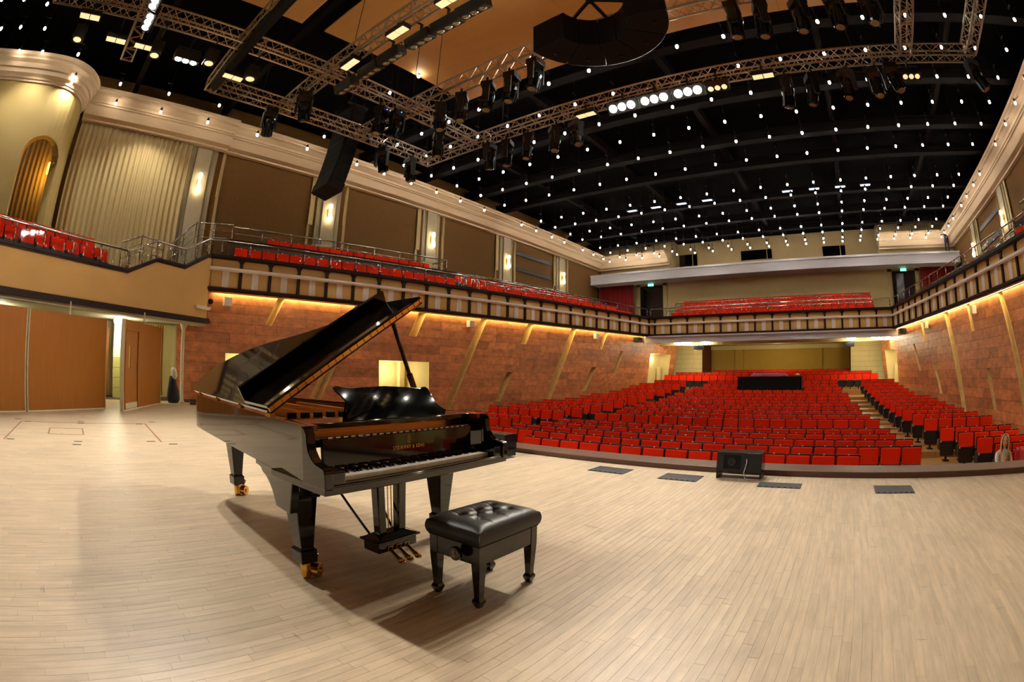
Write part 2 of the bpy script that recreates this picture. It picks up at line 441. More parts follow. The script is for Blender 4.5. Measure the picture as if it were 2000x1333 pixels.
def front(name, p0, p1, n0, n1, zb=3.66, pitch=PITCH, ext0=0, ext1=0):
    """p0 -> p1 plan points; posts from n0 to n1 (index along from p0)"""
    p0, p1 = Vector(p0), Vector(p1); L = (p1-p0).length; d = (p1-p0).normalized(); ang = math.atan2(d.y, d.x)
    base = MB(); nrm = Vector((d.y, -d.x))      # points away from the hall
    def P(s, o, z): r = p0+d*s+nrm*o; return (r.x, r.y, z)
    def bar(mb, o0, o1, z0, z1, a=0, b=L): mb.hexa([P(a, o0, z0), P(b, o0, z0), P(b, o1, z0), P(a, o1, z0), P(a, o0, z1), P(b, o0, z1), P(b, o1, z1), P(a, o1, z1)])
    bar(base, .03, .16, zb-.02, zb+1.1)
    root = struct(base, name, G['cream'])
    t = MB(); bar(t, -.16, .2, zb+1.0, zb+1.1); bar(t, -.12, .18, zb+.96, zb+1.0); t.build('top_rail', G['dark_wood'], root)
    t = MB(); bar(t, -.12, .05, zb-.05, zb+.03); bar(t, -.08, .12, zb-.1, zb-.05); t.build('bottom_rail', G['dark_wood'], root)
    t = MB(); bar(t, -.13, .0, zb+.62, zb+.7); bar(t, -.1, .0, zb+.58, zb+.62); t.build('white_rail', G['white_plaster'], root)
    for i in range(n0, n1+1):
        s = i*pitch
        for nm, me, ds in (('post', POST, 0), ('fluted_pilaster', FLUTE, pitch/2), ('fascia_panel', PANEL, pitch/2)):
            if s+ds < 0 or s+ds > L: continue
            o = bpy.data.objects.new(nm, me); link(o, root); r = p0+d*(s+ds); o.location = (r.x, r.y, zb); o.rotation_euler = (0, 0, ang+PI)
    return root, P, L
FL0, FL1 = (28.7, YY(7.65, 1)), (4.62, YY(d_fascia(4.62), 1))
bl, PL, LL = front('balcony_left', FL0, FL1, 0, 22)
# the post grid of the left front starts 0.45 m from the rear corner
br, PR, LR = front('balcony_right', (4.62, YY(d_fascia(4.62), -1)), (28.7, YY(7.65, -1)), 0, 23)
bb, PB, LB = front('balcony_rear', (28.7, YY(7.65, -1)), (28.7, YY(7.65, 1)), 0, 14)
# the rear front: pale band below
sb = MB(); sb.box(28.62, 28.8, YY(-7.9, 1), YY(7.9, 1), 3.16, 3.6); sb.box(28.5, 28.8, YY(-7.85, 1), YY(7.85, 1), 3.5, 3.58)
sb.build('soffit_band', G['white_cool'], bb)
# balcony floors
slab = MB()
for side in (1, -1):
    for i in range(10):
        x0, x1 = lerp(4.6, 33, i/10), lerp(4.6, 33, (i+1)/10)
        a = [(x0, YY(d_fascia(x0)+.1, side)), (x1, YY(d_fascia(x1)+.1, side)), (x1, YY(13.4, side)), (x0, YY(13.4, side))]
        slab.prism(a if side > 0 else a[::-1], 3.63, 4.33)
slab.box(28.75, 33.2, YY(-8.6, 1), YY(8.6, 1), 3.3, 4.33)
struct(slab, 'floor_balcony', G['soffit'])

# ---- tiers: (x0,x1, list of (offset from front, z)) same left and right
def tier(mb, side, x0, x1, o0, z, z_from=4.33, o1=None):
    n = 6
    for i in range(n):
        a, b = lerp(x0, x1, i/n), lerp(x0, x1, (i+1)/n)
        e0, e1 = (13.3, 13.3) if o1 is None else (d_fascia(a)+o1, d_fascia(b)+o1)
        pts = [(a, YY(d_fascia(a)+o0, side)), (b, YY(d_fascia(b)+o0, side)), (b, YY(e1, side)), (a, YY(e0, side))]
        mb.prism(pts if side > 0 else pts[::-1], z_from, z)
TIERS_BACK = [(.95, 4.55), (1.8, 4.85), (2.65, 5.15), (3.5, 5.45)]
for side, sn in SIDES:
    mb = MB(); tier(mb, side, 5.6, 15.2, 1.0, 5.02)
    for o0, z in TIERS_BACK: tier(mb, side, 16.6, 28.2, o0, z)
    struct(mb, 'floor_tiers_'+sn, G['riser_wood'])
    mb = MB(); tier(mb, side, 5.5, 15.3, .92, 5.56, 5.44, 1.12)
    struct(mb, 'trim_2' if side > 0 else 'trim_3', G['dark_wood'])
    mb = MB(); tier(mb, side, 5.55, 15.25, .97, 5.45, 4.33, 1.03); struct(mb, 'wall_riser_'+sn, G['riser_wood'])
mb = MB()
for kx, z in ((29.75, 4.5), (30.6, 4.85), (31.45, 5.2), (32.2, 5.5)): mb.box(kx-.1, 33, YY(-6.6, 1), YY(6.9, 1), 4.33, z)
struct(mb, 'floor_tiers_rear', G['riser_wood'])

# ---- stage side box: cream parapet set at an angle, with stairs up to the side balcony
C0, C1 = Vector((-6.4, 10.29)), Vector((4.66, 15.87)); CD = (C1-C0).normalized(); CN = Vector((-CD.y, CD.x)); CL = (C1-C0).length
def CP(s, o, z): r = C0+CD*s+CN*o; return (r.x, r.y, z)
def cs(X): return (X-C0.x)/CD.x
ztop = [(0, 3.6), (cs(1.55), 3.6), (cs(2.5), 4.1), (cs(3.6), 4.1), (cs(4.52), 4.66), (CL, 4.66)]
def stage_box(mirror, nm):
    fl_ = (lambda p: (p[0], 2*AX-p[1], p[2])) if mirror else (lambda p: p)
    def ply(mb, pts):
        pts = [fl_(p) for p in pts]; mb.poly(pts[::-1] if mirror else pts)
    mb = MB()
    for (s0, z0), (s1, z1) in zip(ztop, ztop[1:]):
        ply(mb, [CP(s0, 0, 2.6), CP(s1, 0, 2.6), CP(s1, 0, z1), CP(s0, 0, z0)])
        ply(mb, [CP(s1, .14, 2.6), CP(s0, .14, 2.6), CP(s0, .14, z0), CP(s1, .14, z1)])
        ply(mb, [CP(s0, 0, z0), CP(s1, 0, z1), CP(s1, .14, z1), CP(s0, .14, z0)])
    ply(mb, [CP(CL, 0, 2.6), CP(CL, .9, 2.6), CP(CL, .9, 4.66), CP(CL, 0, 4.66)])
    root = struct(mb, nm, G['cream'])
    t = MB()
    for (s0, z0), (s1, z1) in zip(ztop, ztop[1:]):
        for (o0, o1, a, b) in ((-.07, .2, 0, .07), (-.04, .17, -.05, 0)):
            pts = [CP(s0, o0, z0+a), CP(s1, o0, z1+a), CP(s1, o1, z1+a), CP(s0, o1, z0+a), CP(s0, o0, z0+b), CP(s1, o0, z1+b), CP(s1, o1, z1+b), CP(s0, o1, z0+b)]
            t.hexa([fl_(p) for p in pts])
    t.build('coping', G['dark_wood'], root)
    t = MB()
    for (o0, o1, a, b) in ((-.14, .1, 2.5, 2.6), (-.09, .1, 2.6, 2.66)):
        pts = [CP(0, o0, a), CP(CL+.06, o0, a), CP(CL+.06, o1, a), CP(0, o1, a), CP(0, o0, b), CP(CL+.06, o0, b), CP(CL+.06, o1, b), CP(0, o1, b)]
        t.hexa([fl_(p) for p in pts])
    t.build('bottom_moulding', G['dark_wood'], root)
    t = MB(); pts = [CP(CL-.55, -.09, 2.93), CP(CL+.05, -.09, 2.93), CP(CL+.05, .02, 2.93), CP(CL-.55, .02, 2.93), CP(CL-.62, -.12, 3.03), CP(CL+.1, -.12, 3.03), CP(CL+.1, .02, 3.03), CP(CL-.62, .02, 3.03)]
    t.hexa([fl_(p) for p in pts]); t.build('end_moulding', G['white_plaster'], root)
    # floor of the box and steps
    t = MB()
    def pr(s0, s1, z0, z1, o1=6.5):
        pts = [CP(s0, .14, z0), CP(s1, .14, z0), CP(s1, o1, z0), CP(s0, o1, z0), CP(s0, .14, z1), CP(s1, .14, z1), CP(s1, o1, z1), CP(s0, o1, z1)]
        t.hexa([fl_(p) for p in pts])
    pr(0, cs(1.5), 2.7, 3.3, 5.2)
    for i in range(4): pr(cs(1.55)+i*.28, cs(3.6), 2.7, 3.4+i*.17, 2.6)
    for i in range(4): pr(cs(3.65)+i*.27, CL, 2.7, 4.0+i*.15, 1.6)
    t.build('box_floor', G['riser_wood'], root)
    # soffit
    t = MB(); ply(t, [CP(0, -.02, 2.5), CP(0, 7.6, 2.5), CP(CL+.3, 3.2, 2.5), CP(CL, -.02, 2.5)])
    ply(t, [CP(0, .0, 2.42), CP(CL, .0, 2.42), CP(CL, 0, 2.52), CP(0, 0, 2.52)]); ply(t, [CP(0, .0, 2.42), CP(0, .4, 2.42), CP(CL, .4, 2.42), CP(CL, 0, 2.42)])
    t.build('soffit', G['soffit'], root)
    return root
stage_box(False, 'wall_stage_box_left'); stage_box(True, 'wall_stage_box_right')

# ---- upper side walls: brown panels between pilasters, cornices
DW = 13.42
PIL = [4.05+5.86*i for i in range(5)]
for side, sn in SIDES:
    mb = MB(); mb.box(-9, 33.4, *sorted((YY(DW, side), YY(DW+.25, side))), 2.5, 10.9)
    up = struct(mb, 'wall_upper_'+sn, G['brown_fabric'])
    for i, x in enumerate(PIL):
        t = MB(); a = YY(DW-.16, side); b = YY(DW, side)
        t.box(x-.55, x+.6, *sorted((YY(DW-.05, side), b)), 4.3, 9.)
        t.box(x-.3, x+.32, *sorted((a, b)), 4.3, 9.)
        for kk in range(5):
            for sx in (-1, 1):
                xx = x+.01+sx*(.36+.045*kk); t.box(xx-.014, xx+.014, *sorted((YY(DW-.1, side), b)), 4.3, 9.)
        t.build('pilaster', G['pilaster'], up)
        for sx, zz in ((-.85, 6.9), (.9, 7.2)):
            t = MB(); t.box(x+sx-.05, x+sx+.05, *sorted((YY(DW-.06, side), b)), 4.3, 9.); t.box(x+sx-.05, x+sx+.12*(1 if sx < 0 else -1)+.05, *sorted((YY(DW-.1, side), b)), zz, 9.)
            t.build('edge_strip', G['beige'], up)
    # dark grilles between the last pilasters
    for j in range(2):
        t = MB(); t.box(22.6, 26.4, *sorted((YY(DW-.05, side), YY(DW, side))), 7.2+.95*j, 7.42+.95*j); t.build('grille_bar', G['black_metal'], up)
CPROF = [(13.45, 8.94), (13.22, 8.94), (13.2, 9.0), (12.98, 9.06), (12.82, 9.34), (12.78, 9.36), (12.74, 9.36), (12.72, 9.41), (12.66, 9.41), (12.62, 9.48), (12.42, 9.58), (12.3, 9.6), (12.3, 9.66), (12.22, 9.68), (12.22, 9.78), (13.45, 9.78)]
def cornice(name, path, prof, closed=False):
    """path: list of (plan point, outward unit vector); prof: list of (offset from hall axis plane, z) -> offset along outward"""
    mb = MB(); n = len(prof)
    for (p, o) in path:
        for (d, z) in prof: mb.v.append((p[0]+o[0]*d, p[1]+o[1]*d, z)); mb.t.append(1.)
    for i in range(len(path)-1):
        for j in range(n-1): mb.f.append((i*n+j, (i+1)*n+j, (i+1)*n+j+1, i*n+j+1)); mb.mi.append(0)
    mb.f.append(tuple(range(n))); mb.f.append(tuple((len(path)-1)*n+j for j in range(n-1, -1, -1))); mb.mi += [0, 0]
    return struct(mb, name, G['cornice'])
rel = [(d-13.45, z) for d, z in CPROF]
# left and right with a mitred return along the rear wall up to the recess
XR = 33.0
for side, nm in ((1, 'trim_4'), (-1, 'trim_5')):
    yw = YY(13.45, side); path = [((4.9, yw), (0, side)), ((XR, yw), (1, side)), ((XR, YY(7.6, side)), (1, 0))]
    cornice(nm, path, rel)
    path = [((-1.25, yw), (0, side)), ((4.9, yw), (0, side))]
    cornice('trim_6' if side > 0 else 'trim_7', path, [(d-.14, z) for d, z in rel])

# ---- curved stage wall with an arched opening, its own cornice
arcp = [(-7.6, 15.45), (-6, 15.3), (-4.5, 15.2), (-3.5, 15.12), (-3.0, 15.1), (-2.8, 15.1), (-2.6, 15.1), (-2.4, 15.12), (-2.2, 15.15), (-2.02, 15.22), (-1.86, 15.32), (-1.7, 15.46), (-1.56, 15.66), (-1.46, 15.9), (-1.4, 16.2), (-1.38, 16.6), (-1.38, 17.45)]
S_ = [0]
for a, b in zip(arcp, arcp[1:]): S_.append(S_[-1]+math.dist(a, b))
def arc_at(s):
    x = interp(s, S_, [p[0] for p in arcp]); y = interp(s, S_, [p[1] for p in arcp]); return x, y
smin, smax = S_[5]-.1, S_[11]+.25; zspr, rad = 6.75, None
def arch_z(s):
    t = (s-(smin+smax)/2)/((smax-smin)/2)
    return 3.3 if abs(t) >= 1 else zspr+.62*math.sqrt(max(0, 1-t*t))
NS = 90
for side in (1, -1):
    mb = MB(); ss = [i/NS*S_[-1] for i in range(NS+1)]
    ss = sorted(set(ss+[smin+1e-4, smax-1e-4, smin-1e-4, smax+1e-4]+[lerp(smin, smax, i/24) for i in range(1, 24)]))
    def pt(s, z, o=0.):
        x, y = arc_at(s); x2, y2 = arc_at(min(s+.02, S_[-1])); x1, y1 = arc_at(max(s-.02, 0)); dx, dy = x2-x1, y2-y1; l = math.hypot(dx, dy)
        x += -dy/l*o; y += dx/l*o
        return (x, y if side > 0 else 2*AX-y, z)
    def pl(pts): mb.poly(pts if side > 0 else pts[::-1])
    for a, b in zip(ss, ss[1:]):
        za, zb = arch_z(a), arch_z(b)
        if b-a < .001: continue
        pl([pt(a, za), pt(b, zb), pt(b, 9.1), pt(a, 9.1)])
        pl([pt(b, zb, .3), pt(a, za, .3), pt(a, 9.1, .3), pt(b, 9.1, .3)])
        pl([pt(a, za, .3), pt(b, zb, .3), pt(b, zb), pt(a, za)])
    for s in (smin, smax): pl([pt(s, 3.3, .3), pt(s, zspr+.02, .3), pt(s, zspr+.02), pt(s, 3.3)])
    struct(mb, 'wall_arch_left' if side > 0 else 'wall_arch_right', G['arch_wall'], angle=40)
    # cornice over the curve
    prof = [(.0, 8.98), (-.05, 8.98), (-.06, 9.05), (-.1, 9.06), (-.12, 9.12), (-.2, 9.2), (-.2, 9.34), (-.26, 9.36), (-.3, 9.5), (-.42, 9.58), (-.42, 9.64), (-.5, 9.68), (-.5, 9.8), (.2, 9.8)]
    mb = MB(); ss2 = [s for s in ss if s < S_[-2]+.2]; n = len(prof)
    for s in ss2:
        for d, z in prof: mb.v.append(pt(s, z, d)); mb.t.append(1)
    for i in range(len(ss2)-1):
        for j in range(n-1):
            f = (i*n+j, (i+1)*n+j, (i+1)*n+j+1, i*n+j+1); mb.f.append(f if side < 0 else f[::-1]); mb.mi.append(0)
    struct(mb, 'trim_8' if side > 0 else 'trim_9', G['cornice'])

# ---- rear walls, gallery
mb = MB(); mb.box(33, 33.25, -9.4, 17.4, 4.2, 8.0)
rw = struct(mb, 'wall_rear', G['beige'])
mb = MB(); mb.box(31.5, 35.2, -9.3, 17.3, 7.66, 8.28); mb.box(31.42, 31.6, -9.3, 17.3, 8.24, 8.36); mb.box(31.46, 31.6, -9.3, 17.3, 7.66, 7.74)
struct(mb, 'gallery_rear', G['white_cool'])
mb = MB(); mb.box(35., 35.3, -9.4, 17.4, 8.0, 10.9)
wr = struct(mb, 'wall_gallery', G['beige'])
mb = MB()
for a, b in ((11.6, 17.4), (-9.4, -3.6)): mb.box(33.3, 35., a, b, 8.28, 10.9)
struct(mb, 'wall_gallery_wings', G['beige'])
for nm, (a, b, z0, z1) in (('window_1', (10.1, 11.55, 9.15, 10.05)), ('window_2', (4.35, 6.7, 9.25, 9.95)), ('window_3', (-1.2, .52, 9.15, 9.86))):
    fr = MB(); fr.box(34.94, 35.02, a-.06, b+.06, z0-.06, z0); fr.box(34.94, 35.02, a-.06, b+.06, z1, z1+.06); fr.box(34.94, 35.02, a-.06, a, z0, z1); fr.box(34.94, 35.02, b, b+.06, z0, z1); fr.box(34.95, 35.0, a+.35, a+.4, z0, z1)
    wn = struct(fr, nm, G['beige']); p = MB(); p.box(34.97, 35.0, a, b, z0, z1); p.build('pane', G['window_dark'], wn)
for i, (a, b) in enumerate(((12.3, 13.86), (-5.95, -4.4))):
    fr = MB()
    for y in (a, b): fr.box(32.9, 33.05, y-.07, y+.07, 4.3, 7.45)
    fr.box(32.9, 33.05, a-.07, b+.07, 7.38, 7.52)
    d = struct(fr, 'door_%d' % (i+1), G['dark_wood'])
    lf = MB(); mid = (a+b)/2
    lf.box(32.96, 33.01, a+.07, mid, 4.33, 7.38); 
    for zz in (4.6, 6.0): lf.box(32.93, 32.97, a+.2, mid-.1, zz, zz+1.1)
    lf.build('leaf', G['dark_wood'], d, bevel=.005)
    lf = MB(); lf.obox((32.75, b-.12, 5.85), (1, 0, 0), (0, 1, 0), (0, 0, 1), .66, .05, 3.0); lf.build('leaf', G['dark_wood'], d)
    p = MB(); p.box(32.975, 33.0, mid, b-.07, 4.33, 7.38); p.build('opening', G['window_dark'], d)
    s = MB()
    for y in (a-.25, b+.25): s.box(32.93, 33., y-.16, y+.16, 4.3, 7.66)
    s.box(32.93, 33., a-.4, b+.4, 7.5, 7.66); s.build('surround', G['beige'], d)
    ex = empty('exit_sign', (32.86, (a+b)/2, 7.48), 0, 'small green lit exit sign over the %s balcony door' % ('half-open' if i == 0 else 'closed dark'), 'exit sign')
    e = MB(); e.box(-.06, .0, -.24, .24, -.02, .18); e.build('housing', G['black_metal'], ex)
    e = MB(); e.box(-.07, -.058, -.22, .22, 0, .16); e.build('lit_face', G['exit_sign'], ex)
# lower rear wall under the balcony
mb = MB(); mb.box(36.5, 36.8, -9.4, 17.4, -.5, 3.4); ro = struct(mb, 'wall_rear_stalls', G['ochre'])
t = MB(); t.box(36.36, 36.5, -9, 17, 3.02, 3.4); t.build('header', G['cream_pale'], ro)
for a, b in ((7.1, 7.7), (1.02, 1.46)):
    t = MB(); t.box(36.4, 36.5, a, b, -.3, 3.02); t.build('pier', G['ochre'], ro)
for i, (a, b) in enumerate(((9.6, 12.6), (-4.6, -1.1))):
    mb = MB(); mb.box(33.9, 36.5, a, b, -.5, 3.32); fw = struct(mb, 'wall_flank_%s' % ('left', 'right')[i], G['mortar'])
    for ci in range(9):
        y = a; z0 = .3+ci*.335
        off = random.uniform(.3, .9); cuts = [a]+[c for c in (a+off, a+off+.9, a+off+1.8) if c < b-.2]+[b]
        for c0, c1 in zip(cuts, cuts[1:]):
            t = MB(); t.box(33.86, 33.9, c0+.004, c1-.004, z0+.004, z0+.331); t.build('tile', G['cream_pale'], fw)
# side bits under rear balcony
mb = MB()
for side in (1, -1): mb.box(31.5, 36.6, *sorted((YY(9.4, side), YY(9.7, side))), -.5, 3.4)
struct(mb, 'wall_under_balcony', G['cream_pale'])
mb = MB(); mb.box(28.75, 36.8, -9.4, 17.4, 3.3, 3.42); mb.box(30.6, 31.2, -5, 13, 3.1, 3.3); struct(mb, 'ceiling_under_balcony', G['cream_pale'])

# ---- ceiling: black void, girders, timber reflectors over the stage
mb = MB(); mb.box(-9.2, 36, -10, 18, 10.9, 11.1); ceil = struct(mb, 'ceiling', G['ceiling_black'])
for x in (11.2, 14.6, 18., 20.6, 24.9, 28.3, 31.):
    t = MB(); t.box(x-.12, x+.12, -9.2, 17.2, 10.15, 10.45); t.box(x-.2, x+.2, -9.2, 17.2, 10.1, 10.15); t.box(x-.2, x+.2, -9.2, 17.2, 10.45, 10.5); t.build('girder', G['girder'], ceil)
for y in (-5.4, -1, 4.0, 8.6, 13.2):
    t = MB(); t.box(10.6, 33, y-.1, y+.1, 10.45, 10.8); t.build('girder', G['girder'], ceil)
for x in (.5, 4.35): 
    t = MB(); t.box(x-.1, x+.1, -9, 17, 10.2, 10.7); t.build('girder', G['girder'], ceil)
# timber panels (single sheets with open joints)
zc = 9.8
def reflector(x0, x1, y0, y1, nx, ny, label):
    o = empty('ceiling_reflector', ((x0+x1)/2, (y0+y1)/2, zc), 0, label, 'ceiling panel', 'timber reflectors above the stage')
    cx, cy = (x0+x1)/2, (y0+y1)/2
    for i in range(nx):
        for j in range(ny):
            a, b = lerp(x0, x1, i/nx), lerp(x0, x1, (i+1)/nx); c, d = lerp(y0, y1, j/ny), lerp(y0, y1, (j+1)/ny)
            t = MB(); t.box(a-cx+.003, b-cx-.003, c-cy+.003, d-cy-.003, 0, .05); t.build('panel', G['ceiling_panel'], o)
reflector(4.58, 10.08, -2.6, 9.86, 3, 5, 'broad tan timber ceiling reflector over the front of the stage, behind the speaker cluster')
reflector(-.6, 3.9, -2.6, 9.92, 3, 5, 'tan timber ceiling reflector over the middle of the stage, beyond the dark slot')
reflector(-6.5, -1.4, -2.6, 9.92, 3, 5, 'tan timber ceiling reflector over the back of the stage')
# back of the stage and outer shell
mb = MB(); mb.box(-9.2, -9, -10, 18.5, -.3, 11); struct(mb, 'wall_stage_back', G['black_matte'])
mb = MB(); mb.box(-9, 4.2, 18.3, 18.5, -.3, 4); mb.box(-9, 4.2, -10.5, -10.3, -.3, 4); struct(mb, 'wall_wings', G['cream_pale'])
mb = MB(); mb.box(4.0, 4.3, 16.2, 18.5, -.3, 2.6); mb.box(4.0, 4.3, -10.5, -8.2, -.3, 2.6); struct(mb, 'wall_wing_ends', G['cream_pale'])

# ================================================================== LIGHTING THE HALL HAS
# ---- pendant downlights under the black ceiling (each: arm + can, bulb)
CANS = {}
def can_mesh(z):      # a can on a rod that reaches the ceiling
    k = round(10.905-z, 3)
    if k not in CANS:
        mb = MB(); mb.lathe([(.03, .06), (.045, .07), (.045, .2), (.02, .24)], n=10); mb.beam((0, 0, .22), (0, 0, k), .014); mb.box(-.16, .06, -.012, .012, .4, .43); CANS[k] = mb.mesh('can', G['black_metal'])
    return CANS[k]
mb = MB(); mb.lathe([(.0, -.038), (.024, -.034), (.04, -.015), (.044, .018), (.04, .05), (.026, .072)], n=10); BULB = mb.mesh('bulb', G['bulb'], True)
mb = MB(); mb.beam((0, 0, .1), (0, .5, .44), .016); mb.lathe([(.03, .06), (.045, .07), (.045, .16), (.02, .2)], n=10); CANARM = mb.mesh('bracket_can', G['black_metal'])
n_down = 0
def downlight(x, y, z, label, group, arm=False, lit=False, rz=0):
    global n_down
    o = empty('downlight', (x, y, z), rz, label, 'downlight', group); n_down += 1
    a = bpy.data.objects.new('bracket' if arm else 'can', CANARM if arm else can_mesh(z)); link(a, o)
    b = bpy.data.objects.new('bulb', BULB); link(b, o)
    if lit: light('downlight_lamp', 'SPOT', (x, y, z-.09), DOWN_W, (1, .95, .84), .05, (x, y, 0), 2.3, .7)
ROWS = [(11.0, 9.7), (12.55, 9.7), (14.2, 9.7), (15.88, 9.7), (17.6, 9.7), (19.5, 9.7), (22.9, 9.7), (24.4, 9.7), (26.17, 9.7), (27.7, 9.7), (30.2, 9.65), (31.8, 9.55), (33.4, 9.45), (34.48, 9.3)]
COLS = [17.2, 15.8, 14.4, 12.98, 11.54, 10.12, 8.73, 7.29, 5.87, 4.46, 3.06, 1.68, .34, -1.06, -2.4, -3.73, -5.03, -6.31, -7.59, -8.86]
ORD = ['first', 'second', 'third', 'fourth', 'fifth', 'sixth', 'seventh', 'eighth', 'ninth', 'tenth', 'eleventh', 'twelfth', 'thirteenth', 'fourteenth', 'fifteenth', 'sixteenth', 'seventeenth', 'eighteenth', 'nineteenth', 'twentieth']
for r, (x10, z) in enumerate(ROWS):
    for c, y10 in enumerate(COLS):
        zz = min(z, 9.3) if c in (0, len(COLS)-1) else z
        f = (zz-1.28)/8.72
        edge = c in (0, len(COLS)-1)
        if x10 == 12.55 and 3 < y10 < 5: continue
        lab = 'white downlight, %s from the curtain-side cornice, %s row of the hall ceiling' % (ORD[c], ORD[r])
        grp = 'downlights, %s row' % ORD[r]
        if edge: lab = '%s downlight from the stage, bracketed off the %s cornice of the hall' % (ORD[r], 'curtain-side' if c == 0 else 'far-side'); grp = 'cornice downlights %d' % (c > 0)
        elif r == 13: lab = '%s downlight from the curtain side, hung before the gallery recess at the back' % ORD[c]; grp = 'gallery downlights'
        downlight(x10*f, y10*f, zz, lab, grp, arm=edge, lit=(r > 0 and r % 2 == 0 and c % 4 == 2), rz=(PI if c else 0) if edge else 0)
for i, (x, y) in enumerate([(8.2, 10.1), (8.22, 11.5), (8.26, 13.0), (8.35, 14.4), (8.39, 15.78)]):
    f = (9.7-1.28)/8.72; downlight(x*f, y*f, 9.7, '%s bright white downlight outward from the timber reflector edge' % ORD[i], 'downlights beside the reflector', lit=i == 2)
for i, (x, y) in enumerate([(-4.59, 16.67), (-3.53, 16.49), (-2.08, 16.28), (-.1, 17.62), (1.86, 17.49), (3.89, 17.38), (6.1, 17.3), (8.44, 17.22)]):
    f = (9.3-1.28)/8.72; downlight(x*f, y*f, 9.3, '%s downlight bracketed in front of the cornice above the %s' % (ORD[i if i < 3 else i-3 if i < 6 else i-6], 'arched wall' if i < 3 else 'cream curtain' if i < 6 else 'first brown wall panel'), 'cornice downlights %d' % (2+(i > 2)+(i > 5)), True, lit=i in (0, 2, 4))
for i, (x, y) in enumerate([(-4.57, 15.17), (-3.57, 15.01), (-2.12, 14.78), (-.18, 16.1), (1.79, 15.99), (3.82, 15.87), (6.1, 15.8)]):
    f = (9.6-1.28)/8.72; downlight(x*f, y*f, 9.6, '%s bright white downlight of the row hung over the stage box' % ORD[i], 'downlights over the stage box', lit=i % 3 == 1)
for i, (x, y) in enumerate([(-5.21, 12.08), (-4.35, 11.95), (-3.5, 12.0), (-4.4, 13.31), (-3.46, 13.2), (-5.19, 13.52), (-5.2, 15.08)]):
    downlight(x, y, 9.7, 'bright white downlight above the back corner of the stage', 'downlights over the stage corner', lit=i == 3)

# ---- trusses
ZT0, ZT1, TW = 7.42, 7.72, .14
def truss(p, q, label, group):
    p, q = Vector((*p, 0)), Vector((*q, 0)); L = (q-p).length; d = (q-p).normalized(); ang = math.atan2(d.y, d.x)
    o = empty('lighting_truss', ((p.x+q.x)/2, (p.y+q.y)/2, ZT0), ang, label, 'truss', group)
    for (y, z) in ((-TW, 0), (TW, 0), (-TW, ZT1-ZT0), (TW, ZT1-ZT0)):
        t = MB(); t.tube([(-L/2, y, z), (L/2, y, z)], .024, 8); t.build('chord', G['truss_alu'], o, smooth=True)
    n = max(2, round(L/.42)); h = ZT1-ZT0
    t = MB()
    for i in range(n):
        x0, x1 = -L/2+L*i/n, -L/2+L*(i+1)/n; xm = (x0+x1)/2
        for y in (-TW, TW):
            t.beam((x0, y, 0), (xm, y, h), .016); t.beam((xm, y, h), (x1, y, 0), .016)
        for z in (0, h):
            t.beam((x0, -TW, z), (xm, TW, z), .014); t.beam((xm, TW, z), (x1, -TW, z), .014)
    for k in range(int(L/2.5)+1):
        x = -L/2+min(L, k*2.5)
        for y in (-TW, TW): t.beam((x, y, 0), (x, y, h), .03)
        for z in (0, h): t.beam((x, -TW, z), (x, TW, z), .03)
    t.build('lattice', G['truss_alu'], o)
    for fx in (.2, .8):
        t = MB(); t.beam((-L/2+L*fx, 0, h), (-L/2+L*fx, 0, 10.9-ZT0), .012); t.build('hanger', G['black_metal'], o)
truss((9.24, 10.65), (9.24, -4.5), 'long aluminium truss across the front of the stage carrying the blazing floodlights', 'lighting trusses')
truss((6.75, 10.62), (6.75, -4.5), 'aluminium truss beneath the edge of the timber reflector, hung with dark moving heads', 'lighting trusses')
truss((4.3, 10.6), (4.3, -4.5), 'aluminium truss crossing the timber reflector, hung with four-lamp blinders', 'lighting trusses')
truss((2.2, 10.6), (2.2, -4.5), 'aluminium truss wrapped with a thick black cable loom', 'lighting trusses')
truss((-.2, 10.2), (-.2, -4.5), 'aluminium truss at the back of the stage with lit lamps at its end', 'lighting trusses')
truss((-2.4, 8.5), (9.1, 8.5), 'long aluminium truss running with the hall over the wooden stage doors', 'lighting trusses')
truss((2.2, 10.5), (9.1, 10.5), 'outer aluminium truss behind the hanging line array', 'lighting trusses')
truss((3.0, -2.65), (9.1, -2.65), 'inner aluminium truss at the far end of the front truss', 'lighting trusses')
truss((3.0, -4.35), (9.1, -4.35), 'outer aluminium truss at the far end of the front truss', 'lighting trusses')
lm = MB(); lm.tube([(2.2, 10.2, 7.36), (2.2, 8.5, 7.3), (2.2, 6, 7.36), (2.2, 3, 7.33)], .13, 8); lm.tube([(2.35, 9.8, 7.6), (2.35, 6.5, 7.62)], .06, 6)
tag(lm.build('cable_loom', G['black_matte'], smooth=True), 'thick black cable loom lashed under a truss', 'cable')

